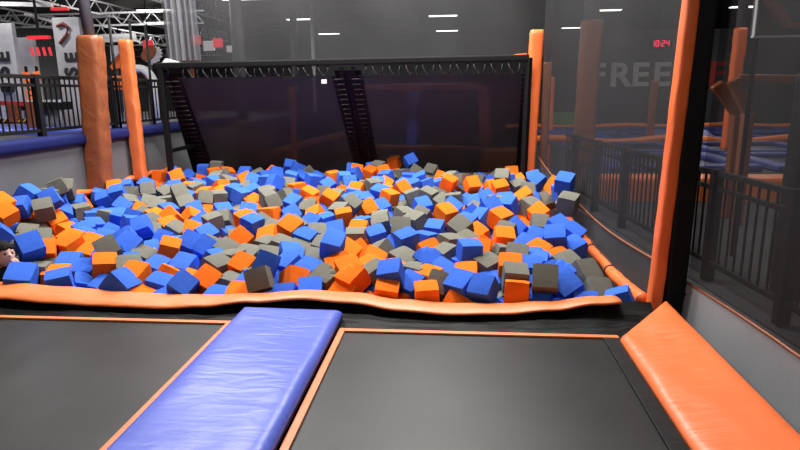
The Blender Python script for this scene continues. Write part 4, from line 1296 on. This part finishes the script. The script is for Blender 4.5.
# body: neck, reclining torso, arm raised to the mouth, legs under the cubes - one skinned surface
turn = Matrix.Rotation(math.radians(-28), 4, 'Z') @ Matrix.Rotation(math.radians(-16), 4, 'Y')
for v in bm.verts: v.co = (turn @ v.co)+hc
headme = bmesh.ops.create_uvsphere
def skinned(name, pts, edges, rad, m, parent, sub=2):
    me_ = bpy.data.meshes.new(name); me_.from_pydata([tuple(p) for p in pts], edges, []); o = bpy.data.objects.new(name, me_); COL.objects.link(o)
    md = o.modifiers.new('s', 'SKIN')
    for i, r in enumerate(rad): me_.skin_vertices[0].data[i].radius = (r, r)
    me_.skin_vertices[0].data[0].use_root = True
    sb = o.modifiers.new('d', 'SUBSURF'); sb.levels = sb.render_levels = sub
    dg = bpy.context.evaluated_depsgraph_get(); m2 = bpy.data.meshes.new_from_object(o.evaluated_get(dg))
    bpy.data.objects.remove(o); m2.materials.clear(); m2.materials.append(m)
    for p in m2.polygons: p.use_smooth = True
    o2 = bpy.data.objects.new(name, m2); COL.objects.link(o2); o2.parent = parent; o2.matrix_parent_inverse = Matrix.Translation(-Vector(parent.location))
    return o2
me = bpy.data.meshes.new('head_tmp'); 
# hand with five fingers near the mouth
hand = hc+Vector((.118, -.035, -.075))
hp = [hand, hand+Vector((-.03, -.01, -.06)), hand+Vector((-.05, -.02, -.16))]; he = [(0, 1), (1, 2)]; hr = [.024, .02, .026]
for k in range(4):
    b0 = len(hp); oy = -.024+.016*k; ln = (.9, 1, .95, .75)[k]
    hp += [hand+Vector((.004, oy, .018)), hand+Vector((-.006, oy*1.05, .018+.026*ln)), hand+Vector((-.026, oy*1.05, .026+.034*ln))]
    he += [(0, b0), (b0, b0+1), (b0+1, b0+2)]; hr += [.0085, .008, .007]
b0 = len(hp); hp += [hand+Vector((-.022, .026, .006)), hand+Vector((-.036, .03, .028))]; he += [(0, b0), (b0, b0+1)]; hr += [.009, .0075]
ho = skinned('hand', hp, he, hr, M['skin'], t)
N = hc+Vector((-.02, .01, -.10))
bp = [N+Vector((-.03, .02, -.42)), N+Vector((-.02, .01, -.20)), N+Vector((-.01, .0, -.075)), N,
      N+Vector((.02, .16, -.10)), N+Vector((-.03, -.16, -.10)), N+Vector((.03, -.19, -.30)), N+Vector((.10, -.06, -.17)), N+Vector((.05, .2, -.34)),
      N+Vector((.12, .08, -.46)), N+Vector((.12, -.07, -.46)), N+Vector((.40, .08, -.47)), N+Vector((.40, -.07, -.47))]
be = [(0, 1), (1, 2), (2, 3), (2, 4), (2, 5), (5, 6), (6, 7), (4, 8), (0, 9), (0, 10), (9, 11), (10, 12)]
br = [.10, .10, .085, .045, .05, .05, .04, .03, .04, .07, .07, .05, .05]
bo = skinned('shirt', bp, be, br, M['black_cloth'], t)
me = bpy.data.meshes.new('body'); bm.to_mesh(me); bm.free(); me.materials.append(M['skin'])
for p in me.polygons: p.use_smooth = True
body = o = bpy.data.objects.new('body', me); COL.objects.link(o); o.parent = t; o.matrix_parent_inverse = Matrix.Translation(-t.location)
# hair shell
bm = bmesh.new(); bmesh.ops.create_uvsphere(bm, u_segments=40, v_segments=28, radius=1)
dead = []
for v in bm.verts:
    p = v.co.normalized(); q = face(p)
    line = .30 if p.x > .25 else (-.25 if p.x > -.1 else -.75)
    if p.z < line+.12*mnoise.noise(p*5): dead.append(v)
    v.co = (turn @ (q*1.0+q.normalized()*(.014+.008*mnoise.noise(p*7))))+hc
bmesh.ops.delete(bm, geom=dead, context='VERTS')
bmesh.ops.solidify(bm, geom=bm.faces[:], thickness=.01)
me = bpy.data.meshes.new('hair'); bm.to_mesh(me); bm.free(); me.materials.append(M['hair'])
for p in me.polygons: p.use_smooth = True
o = bpy.data.objects.new('hair', me); COL.objects.link(o); o.parent = t; o.matrix_parent_inverse = Matrix.Translation(-t.location)
# eyes
for sd in (-1, 1):
    bm = bmesh.new(); bmesh.ops.create_uvsphere(bm, u_segments=12, v_segments=8, radius=.0105)
    pos = (turn @ Vector((.073, sd*.027, .002)))+hc
    for v in bm.verts: v.co += pos
    me = bpy.data.meshes.new('eye'); bm.to_mesh(me); bm.free(); me.materials.append(M['black_ink'])
    o = bpy.data.objects.new('eye', me); COL.objects.link(o); o.parent = body

# ------------------------------------------------------------------ hall behind, right side
t = thing('wall_lettering', 'pale grey word FREE and a red letter on the charcoal wall behind the nets', 'lettering', (6.2, 22.08, 1.6))
for ch, px in (('F', 4.529), ('R', 5.225), ('E', 5.967), ('E', 6.687)): letter(ch, 1.10, M['letter'], t, (px, 22.09, 1.66), sx=1.12)
letter('F', 1.10, M['letter_red'], t, (8.52, 22.09, 1.66), sx=1.1)
t = thing('digital_clock', 'red digital clock reading 10:24 high on the charcoal wall', 'clock', (6.85, 22.05, 3.0))
MB().box((6.86, 22.06, 3.05), (.72, .08, .34), None, .01).build('case', M['black_metal'], t)
SEG = {'1': 'bc', '0': 'abcdef', '2': 'abged', '4': 'fgbc'}
for ch, x in (('1', 6.60), ('0', 6.74), ('2', 6.93), ('4', 7.08)):
    mb = MB(); ww, hh = .085, .09
    for sg in SEG[ch]:
        c = {'a': (0, hh), 'g': (0, 0), 'd': (0, -hh), 'b': (ww/2, hh/2), 'c': (ww/2, -hh/2), 'f': (-ww/2, hh/2), 'e': (-ww/2, -hh/2)}[sg]
        mb.box((x+c[0], 22.0, 3.05+c[1]), (ww, .02, .028) if sg in 'agd' else (.028, .02, hh))
    mb.build('digit', M['red_led'], t)
mb = MB(); mb.box((6.835, 22.0, 3.085), (.025, .02, .025)); mb.box((6.835, 22.0, 3.015), (.025, .02, .025)); mb.build('colon', M['red_led'], t)
MB().tube([(6.86, 22.06, 3.2), (6.86, 22.06, 5)], .015, 6).build('hanger', M['black_metal'], t, True)
tag(MB().box((3.652, 22.000, 0.294), (1.1, .12, .95), None, .03).build('green_light_patch', M['green'], None), 'painted patch of dim green light low on the charcoal wall left of the lettering', 'wall pad')  # green glow on the wall, stood in for by a coloured slab

# posts seen through the right net
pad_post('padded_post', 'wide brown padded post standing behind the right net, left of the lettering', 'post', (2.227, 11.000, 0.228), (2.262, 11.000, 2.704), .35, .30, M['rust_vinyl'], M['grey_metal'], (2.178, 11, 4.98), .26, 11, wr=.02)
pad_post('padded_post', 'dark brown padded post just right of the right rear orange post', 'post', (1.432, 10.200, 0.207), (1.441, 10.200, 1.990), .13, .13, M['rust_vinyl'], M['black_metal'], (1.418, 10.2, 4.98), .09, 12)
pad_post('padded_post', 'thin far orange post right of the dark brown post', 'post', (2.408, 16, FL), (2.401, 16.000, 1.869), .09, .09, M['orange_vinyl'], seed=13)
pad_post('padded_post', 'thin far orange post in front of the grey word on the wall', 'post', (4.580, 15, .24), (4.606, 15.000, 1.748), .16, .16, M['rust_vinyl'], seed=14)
pad_post('padded_post', 'far orange padded post topped by a grey pole behind the near right net', 'post', (3.833, 9.000, 0.682), (3.847, 9.000, 2.346), .15, .15, M['orange_vinyl'], M['grey_metal'], (3.847, 9, 4.98), .13, 15)
def bent_pad(label, pts, w, m):
    mb = MB()
    P = [Vector(p) for p in pts]
    for a, b in zip(P, P[1:]): mb.bar(a, b, w, w, .02)
    return tag(mb.build('bent_pad', m, None), label, 'padded bar')
bent_pad('left one of two kneed rust padded bars behind the right railing', ((3.193, 8.000, 1.597), (3.492, 8.000, 1.240), (3.511, 8, -.1)), .14, M['rust_vinyl'])
bent_pad('right one of two kneed rust padded bars, joined to the cross beam', ((3.210, 7.600, 1.639), (3.429, 7.600, 1.266), (3.428, 7.6, -.1)), .12, M['rust_vinyl'])
bent_pad('long brown padded cross beam running right from the kneed bars', ((3.404, 7.900, 1.665), (4.191, 7.900, 1.642)), .09, M['rust_vinyl'])
t = thing('backboard', 'grey panel with white edges and an orange diagonal bar at the upper right', 'panel', (2.68, 6, 2.0))
MB().box((4.0, 6.05, 3.0), (2.64, .04, 2.0)).build('panel', M['wall_dark'], t)
mb = MB(); mb.box((4.0, 6.0, 2.0), (2.66, .05, .014)); mb.box((2.68, 6.0, 3.0), (.010, .05, 2.0)); mb.build('white_edge', M['white'], t)
MB().bar((2.690, 5.950, 2.380), (2.954, 5.950, 2.076), .14, .04).build('orange_bar', M['rust_vinyl'], t)
MB().bar((2.927, 5.950, 2.094), (3.215, 5.950, 2.088), .08, .04).build('orange_bar', M['rust_vinyl'], t)
MB().tube([(2.750, 6.1, -.12), (2.750, 6.1, 4.98)], .022, 12).build('support_post', M['black_metal'], t, True)
pad_post('padded_post', 'black padded post at the right edge beyond the near net', 'post', (2.62, 4.75, -.1), (2.62, 4.75, 1.66), .28, .22, M['black_pad'], seed=21)

# trampoline court beyond the walkway
struct(MB().box((7.2, 15.4, -.33), (9.6, 11.2, 1.14)).build('trim_court', M['floor']))
def court_bed(x0, x1, y0, y1, label):
    t = thing('trampoline', label, 'trampoline', ((x0+x1)/2, (y0+y1)/2, .26), 'far trampoline beds beyond the walkway')
    MB().box(((x0+x1)/2, (y0+y1)/2, .255), (x1-x0-.5, y1-y0-.5, .03)).build('bed', M['bed'], t)
    mb = MB()
    for c, s_ in ((((x0+x1)/2, y0+.16, .30), (x1-x0, .30, .10)), (((x0+x1)/2, y1-.16, .30), (x1-x0, .30, .10)), ((x0+.16, (y0+y1)/2, .30), (.30, y1-y0-.6, .10)), ((x1-.16, (y0+y1)/2, .30), (.30, y1-y0-.6, .10))):
        mb.box(c, s_, None, .03)
    mb.build('frame_pad', M['court_blue'], t, True)
    return t
for i, y in enumerate((9.9, 12.4, 15.8, 18.2)):
    for j, x in enumerate((2.45, 5.0, 7.55)):
        court_bed(x, x+2.35, y, y+2.2, '%s bed of the %s row of far blue edged trampolines behind the right railing' % (('left', 'middle', 'right')[j], ('nearest', 'second', 'third', 'farthest')[i]))
def wavy(label, Y, z, x0, x1, r, amp):
    mb = MB(); mb.tube([(x0+(x1-x0)*i/50, Y, z+amp*math.sin(i*.42)) for i in range(51)], r, 10)
    tag(mb.build('orange_roll', M['orange_lip'], None, True), label, 'pit edging')
wavy('long wavy orange roll across the court, the nearer of two', 14.8, .36, 1.6, 11, .09, .05)
wavy('long orange roll across the court, the farther of two', 20.6, .36, 1.6, 12, .08, .03)
for x, lab in ((1.9, 'blue sloped pad left of the brown post in the far court'), (4.4, 'blue sloped pad in the middle of the far court'), (8.0, 'blue sloped pad at the right of the far court')):
    mb = MB(); mb.poly_prism([(x, 15.1, .25), (x+2.0, 15.1, .25), (x+1.7, 15.7, .55), (x+.4, 15.7, .55)], (0, .04, -.02)); tag(mb.build('ramp_pad', M['court_blue']), lab, 'floor pad')
tag(MB().box((4.3, 9.45, .0), (4.2, .5, .5), None, .05).build('beige_pad', M['orange_lip']), 'pale orange pad along the near end of the court, seen between railing balusters', 'floor pad')

# padded beams seen dimly through the rear rebound net
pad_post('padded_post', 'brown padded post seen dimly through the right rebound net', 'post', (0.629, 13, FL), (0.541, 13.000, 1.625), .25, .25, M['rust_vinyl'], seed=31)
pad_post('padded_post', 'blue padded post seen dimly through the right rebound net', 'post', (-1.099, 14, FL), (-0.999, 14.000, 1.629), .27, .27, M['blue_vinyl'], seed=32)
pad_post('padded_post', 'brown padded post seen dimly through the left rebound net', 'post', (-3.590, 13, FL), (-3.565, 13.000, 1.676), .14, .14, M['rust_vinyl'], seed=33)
bent_pad('brown padded beam seen dimly through the top of the right rebound net', ((-1.997, 13.000, 1.636), (0.499, 13.000, 1.646)), .14, M['rust_vinyl'])
bent_pad('rising brown padded edge seen dimly through the left rebound net', ((-4.322, 13.000, 0.213), (-3.449, 13.000, 0.431), (-2.439, 13.000, 0.666)), .13, M['rust_vinyl'])
bent_pad('low brown padded edge seen dimly through the right rebound net', ((-1.852, 13.000, 0.382), (0.735, 13.000, 0.331)), .10, M['rust_vinyl'])
tag(MB().box((0.874, 12.5, -.25), (.7, .6, 1.3), None, .04).build('floor_block', M['rust_vinyl']), 'brown padded block seen dimly at the right end of the rebound net', 'block')

# columns of the hall behind the back net
def column(label, px, yt, Y, w, m):
    mb = MB(); mb.tube([px, (px[0], px[1], 4.98)], w/2, 14); tag(mb.build('hall_column', m, None, True), label, 'column')
column('wide pale grey column behind the back net, right of the gathered curtain', (-5.426, 15.000, 0.895), 5, 15, .30, M['grey_metal'])
column('thin white pole behind the back net under the hanging lights', (-5.664, 24.000, 0.480), 35, 24, .14, M['white'])
column('dim grey column behind the back net left of the thin white pole', (-6.935, 26.000, 0.397), 35, 26, .3, M['grey_metal'])
t = MB(); t.box((-7.094, 16.000, 2.570), (.42, .3, .5)).bar((-7.094, 16.000, 2.570), (-7.094, 16, .86), .08); tag(t.build('climbing_block', M['rust_vinyl']), 'brown padded block behind the gathered grey net curtain', 'block')
def hang(a, size, m, name, lab, cat):
    t = thing(name, lab, cat, a); MB().box(a, size, None, .01).build('face', m, t)
    MB().tube([(a[0], a[1]+.02, a[2]), (a[0], a[1]+.02, 4.99)], .012, 6).build('hanger', M['black_metal'], t, True)
for a, lab in (((-7.787, 18.000, 3.125), 'small red lit sign behind the back net, left of a pair'), ((-7.117, 18.000, 3.027), 'small red lit sign behind the back net, right of a pair')):
    hang(a, (.28, .06, .26), M['red_lit'], 'lit_sign', lab, 'sign')
hang((-7.041, 19.000, 2.919), (.4, .06, .2), M['white'], 'sign_board', 'small white panel behind the back net beside the pale column', 'board')
hang((-7.812, 19.000, 3.024), (.35, .06, .3), M['white'], 'sign_board', 'small white panel between two red lit signs behind the back net', 'board')
# pale floor tarp resting on the frame end
mb = MB(); mb.poly_prism([(-4.522, 9.100, 2.006), (-4.450, 9.100, 2.086), (-4.220, 9.100, 2.009)], (0, .3, 0)); tag(mb.build('white_wedge', M['white']), 'small white wedge on top of the left end of the rebound frame', 'wedge')

# ------------------------------------------------------------------ obstacle course behind the left railing
struct(MB().box((-11.4, 15, -.05), (12.4, 20, 1.8)).build('floor_course', M['floor']))
t = MB(); t.box((-8.4, 11.2, .88), (6.5, 1.6, .14), None, .04); tag(t.build('floor_mat', M['blue_vinyl']), 'long blue floor mat behind the left railing', 'floor mat')
def banner(label, pxa, pxb, Y, th=.12):
    a, b = pxa, pxb
    t = thing('banner_wall', label, 'banner', ((a[0]+b[0])/2, Y, .9))
    MB().box(((a[0]+b[0])/2, Y, (.9+a[2])/2), (b[0]-a[0], th, a[2]-.9), None, .02).build('panel', M['banner'], t); return t
t = banner('pale grey banner wall with black letters at the far left', (-9.446, 11.800, 2.974), (-8.868, 11.800, 2.962), 11.8)
letter('S', .42, M['black_ink'], t, (-9.045, 11.72, 1.952), (PI/2, -PI/2, 0))
letter('E', .42, M['black_ink'], t, (-8.997, 11.72, 2.225), (PI/2, -PI/2, 0))
MB().box((-9.102, 11.700, 1.717), (.24, .04, .2), None, .08).build('ink_blot', M['black_ink'], t)
t = banner('plain mid grey panel between the two lettered banners at left', (-10.220, 13.500, 2.860), (-9.682, 13.500, 2.849), 13.5)
t = banner('pale grey banner wall with a rust arrow, left of the thick rust post', (-8.480, 12.500, 3.146), (-7.882, 12.500, 3.132), 12.5)
mb = MB(); mb.tube([(p[0], p[1]-.1, p[2]) for p in ((-8.350, 12.500, 2.963), (-8.208, 12.500, 3.020), (-8.108, 12.500, 2.938), (-8.150, 12.500, 2.798), (-8.331, 12.500, 2.619))], .035, 6); mb.build('arrow_mark', M['rust_ink'], t, True)
letter('S', .40, M['black_ink'], t, (-8.037, 12.42, 1.955), (PI/2, -PI/2, 0))
letter('E', .40, M['black_ink'], t, (-7.995, 12.42, 2.241), (PI/2, -PI/2, 0))
t = thing('lattice_tower', 'glowing orange lattice tower behind the left railing', 'tower', (-8.761, 12.000, 1.265))
for px in (31.5, 42.5): MB().bar((-8.761+(px-37)*.021, 12, .9), (-8.761+(px-37)*.021, 12, 2.15), .04).build('tower_leg', M['black_metal'], t)
rnd = random.Random(4)
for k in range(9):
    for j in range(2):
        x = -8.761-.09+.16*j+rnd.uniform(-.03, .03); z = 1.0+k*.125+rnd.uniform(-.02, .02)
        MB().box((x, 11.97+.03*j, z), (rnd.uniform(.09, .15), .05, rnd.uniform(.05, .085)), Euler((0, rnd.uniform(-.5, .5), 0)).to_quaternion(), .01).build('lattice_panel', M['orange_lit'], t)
t = thing('red_gantry', 'red lit gantry above the grey panel at left', 'gantry', (-9.245, 13.000, 2.545))
MB().box((-9.205, 13.000, 2.809), (.5, .1, .07)).build('beam', M['red_lit'], t)
for px in (30, 36, 42, 48): MB().bar((-9.213+(px-39)*.0235, 13, 2.6), (-9.213+(px-39)*.0235+.03, 13, 2.42), .04).build('bracket', M['red_lit'], t)
MB().bar((-9.242, 13.050, 2.804), (-9.242, 13.05, 4.98), .04).build('drop_rod', M['black_metal'], t)
# stepped platform
t = thing('course_platform', 'dark stepped platform edged with white blocks behind the left railing', 'platform', (-8.305, 11.600, 1.074))
MB().box((-8.264, 11.600, 1.352), (.75, .6, .16)).build('deck', M['black_metal'], t)
for k in range(6): MB().box((-8.107-.3+.12*k, 11.35, 1.452), (.06, .06, .05)).build('white_block', M['white'], t)
for k in range(5): MB().tube([(-8.210-.28+.14*k, 11.5, .9), (-8.210-.28+.14*k, 11.5, 1.295)], .04, 10).build('leg', M['light_metal'], t, True)
t = thing('red_barrier', 'red and orange barrier frame at the far left behind the railing', 'barrier', (-8.527, 11.000, 1.008))
MB().bar((-8.891, 11.000, 1.429), (-8.156, 11.000, 1.403), .08).build('top_beam', M['red'], t)
MB().bar((-8.174, 11.000, 1.422), (-8.159, 11.000, 0.853), .09).build('post', M['rust_vinyl'], t)
MB().bar((-8.483, 11.000, 1.406), (-8.497, 11.000, 1.065), .16).build('post', M['rust_vinyl'], t)
mb = MB(); 
for k in range(5): mb.bar((-8.724+k*.105, 10.95, 1.067), (-8.724+k*.105+.06, 10.95, 1.067+.05), .025)
mb.build('hazard_stripe', M['yellow'], t)
MB().bar((-8.951, 11.000, 1.078), (-8.206, 11.000, 1.082), .09).build('kick_beam', M['black_metal'], t)
# arch
t = thing('arch', 'white arch with a red inner rim between the slim orange post and the rebound frame', 'arch', (-6.453, 12.000, 1.346))
ca = Vector((-6.441, 12.000, 1.646)); mb = MB(); pts = []
for k in range(17):
    a = PI*k/16; pts.append(ca+Vector((math.cos(a)*.31, 0, math.sin(a)*.42)))
pts = [Vector((pts[0].x, 12, .95))]+pts+[Vector((pts[-1].x, 12, .95))]
mb.tube(pts, .085, 10); mb.build('white_ring', M['white'], t, True)
mb = MB(); mb.tube([Vector((ca.x+(p.x-ca.x)*.74, 11.97, p.z-.045)) for p in pts], .03, 8); mb.build('red_rim', M['rust_ink'], t, True)
t = thing('wedge_panel', 'orange and pale grey wedge panel left of the slim orange post', 'panel', (-7.210, 12.500, 1.760))
mb = MB(); mb.poly_prism([(-7.341, 12.500, 2.153), (-7.063, 12.500, 2.434), (-6.939, 12.500, 2.553), (-6.986, 12.500, 2.148), (-7.307, 12.500, 2.071)], (0, .1, 0)); mb.build('orange_face', M['orange_vinyl'], t)
mb = MB(); mb.poly_prism([(-7.262, 12.450, 2.555), (-7.041, 12.450, 2.571), (-7.057, 12.450, 2.431), (-7.280, 12.450, 2.232)], (0, .05, 0)); mb.build('grey_face', M['banner'], t)
MB().bar((-7.266, 12.600, 2.156), (-7.331, 12.6, .85), .06).build('support', M['grey_metal'], t)
t = thing('disc_panel', 'brown oval panel with a white serrated rim above the white arch', 'panel', (-6.517, 12.600, 2.062))
cd = Vector((-6.524, 12.600, 2.410)); mb = MB(); q = Euler((0, -.75, 0)).to_quaternion()
mb.poly_prism([cd+q @ Vector((math.cos(a)*.19, 0, math.sin(a)*.12)) for a in [2*PI*k/20 for k in range(20)]], (0, .06, 0)); mb.build('brown_oval', M['rust_vinyl'], t)
mb = MB(); mb.poly_prism([cd+Vector((.07, .07, -.05))+q @ Vector((math.cos(a)*(.23 if k % 2 else .19), 0, math.sin(a)*(.16 if k % 2 else .13))) for k, a in enumerate([2*PI*k/28 for k in range(28)])], (0, .05, 0)); mb.build('white_rim', M['white'], t)
MB().bar((-6.543, 12.700, 2.314), (-6.659, 12.7, .85), .06).build('support', M['grey_metal'], t)
tag(MB().box((-6.817, 11.900, 1.788), (.2, .2, .28), None, .02).build('course_block', M['orange_lip']), 'small tan block beside the slim orange post behind the left railing', 'block')
for a, s_, lab in (((-7.230, 14.000, 2.686), (.22, .06, .2), 'small pinkish red lit sign above the brown oval panel'),):
    hang(a, s_, M['red_lit'], 'lit_sign', lab, 'sign')
hang((-10.786, 19.000, 3.323), (1.2, .06, .25), M['white'], 'sign_board', 'row of pale panels above the slim orange post', 'board')

# roof joists of the left half
def joist(label, a, b, n, h=.35):
    t = thing('roof_joist', label, 'joist', a, 'open web roof joists over the obstacle course')
    a = Vector(a); b = Vector(b); H = Vector((0, 0, h))
    MB().bar(a, b, .05).build('bottom_chord', M['light_metal'], t); MB().bar(a+H, b+H, .05).build('top_chord', M['light_metal'], t)
    mb = MB()
    for k in range(n):
        p = a.lerp(b, k/n); q_ = a.lerp(b, (k+.5)/n); r = a.lerp(b, (k+1)/n)
        mb.bar(p, q_+H, .025); mb.bar(q_+H, r, .025)
    mb.build('web', M['light_metal'], t)
for i, (x, z, o_) in enumerate(((-6.4, 4.4, 'nearest the pit'), (-8.4, 4.1, 'second from the pit'), (-10.6, 3.9, 'third from the pit'), (-13.2, 3.7, 'farthest left'))):
    joist('open web roof joist running away over the obstacle course, %s' % o_, (x, 8, z), (x, 16+6*i, z), 10+8*i)
for i, (y, z, o_) in enumerate(((13, 3.75, 'nearest'), (18, 3.6, 'second'), (24, 3.5, 'third'), (31, 3.5, 'farthest'))):
    joist('open web cross joist over the obstacle course, the %s one' % o_, (-17, y, z), (-(5.6, 7.5, 9.6, 12.2)[i], y, z), (18, 15, 12, 8)[i])
for (a, b, w_, lab) in (((-11.546, 15.000, 3.832), (-10.157, 15.000, 3.775), .10, 'white pipe along the roof at the top left corner'), ((-8.750, 14.000, 3.343), (-8.158, 14.000, 3.352), .07, 'short white beam right of the grey pole at top left'), ((-10.184, 14.000, 3.442), (-9.460, 14.000, 3.247), .06, 'slanted white pipe left of the grey pole at top left')):
    tag(MB().bar(a, b, w_).build('roof_pipe', M['white']), lab, 'pipe')
hang((-9.958, 15.000, 3.675), (.45, .1, .08), M['red_lit'], 'lit_sign', 'red lit strip high between pipes at top left', 'sign')


# ------------------------------------------------------------------ lights
def high_bay(x, y, z, label, m, w=1.25, power=0., d=.16, group=None, rot=0):
    t = thing('ceiling_light', label, 'light', (x, y, z), group)
    q = Euler((0, 0, rot)).to_quaternion()
    MB().box((x, y, z+.05), (w+.06, d+.06, .07), q, .015).build('housing', M['grey_metal'], t)
    MB().box((x, y, z+.005), (w, d, .03), q, .008).build('diffuser', m, t)
    MB().tube([(x, y, z+.08), (x, y, 4.99)], .012, 6).build('hanger', M['black_metal'], t, True)
    if power:
        l = bpy.data.lights.new('lamp', 'AREA'); l.shape = 'RECTANGLE'; l.size = w; l.size_y = max(d, .5); l.energy = power; l.color = (1, .975, .94)
        lo = bpy.data.objects.new('lamp', l); COL.objects.link(lo); lo.parent = t; lo.location = (0, 0, -.04)
    return t
for (p, lab) in (((-7.153, 28.000, 4.795), 'hanging light, left of two above the thin white pole'), ((-7.514, 36.000, 4.880), 'hanging light, right of two above the thin white pole'),
                 ((-0.666, 27.000, 4.683), 'small hanging light right of the bright glow at top centre'), ((-0.639, 35.000, 4.814), 'farther small hanging light under another at top centre'),
                 ((5.611, 25.000, 4.512), 'hanging light above the wide brown post'), ((6.211, 35.000, 4.829), 'far slim hanging light left of the wide brown post'),
                 ((-12.925, 26.000, 4.559), 'hanging light beside the left edge of the gathered net'), ((10.424, 24.000, 4.395), 'hanging light near the top right behind the near net')):
    high_bay(p[0], p[1], p[2], lab, M['lamp_lit'], 1.2, 90, .3, 'lights hanging in the far hall')
high_bay(-6.487, 19, 4.389, 'hanging light cut by the top edge above the pale column', M['lamp_lit'], 1.6, 150, .3, 'lights hanging in the far hall')
high_bay(-0.774, 16, 3.894, 'broad bright light cut by the top edge at top centre', M['lamp_lit'], 1.3, 130, .4, 'lights hanging in the far hall')
for (x, y, lab) in ((-3.2, 6.0, 'left lamp of the front pair over the pit'), (.2, 6.0, 'right lamp of the front pair over the pit'), (-3.4, 8.6, 'left lamp of the rear pair over the pit'), (-.4, 8.6, 'right lamp of the rear pair over the pit')):
    high_bay(x, y, 4.75, 'long '+lab, M['lamp'], 1.5, 340, .3, 'lamps over the pit')
for (x, y, e) in ((-9, 10.5, 160), (-12.5, 14, 200), (-9, 17, 200), (-12, 24, 200), (5, 8, 50), (6, 13, 90), (8, 18, 80), (-2, 14, 60), (3.2, 2, 40), (-1.2, -2, 170)):
    high_bay(x, y, 4.8, 'long lamp hanging over the hall around the pit', M['lamp'], 1.5, e, .3, 'lamps over the hall')


w = bpy.data.worlds.new('World'); scn.world = w; w.use_nodes = True
w.node_tree.nodes['Background'].inputs[0].default_value = (.9, .95, 1, 1); w.node_tree.nodes['Background'].inputs[1].default_value = .012

# ------------------------------------------------------------------ camera
cam = bpy.data.cameras.new('Camera'); cam.lens = 27.0; cam.sensor_width = 36; cam.clip_start = .05; cam.clip_end = 200
co = bpy.data.objects.new('Camera', cam); COL.objects.link(co)
co.matrix_world = Matrix([[0.99551, -0.008988, 0.094225, 0.0], [0.093925, 0.217, -0.971642, 0.0], [-0.011714, 0.97613, 0.21687, 1.55], [0.0, 0.0, 0.0, 1.0]])
scn.camera = co
scn.view_settings.view_transform = 'Standard'; scn.view_settings.look = 'None'
scn.view_settings.exposure = -0.35; scn.view_settings.gamma = 1; scn.view_settings.use_curve_mapping = False
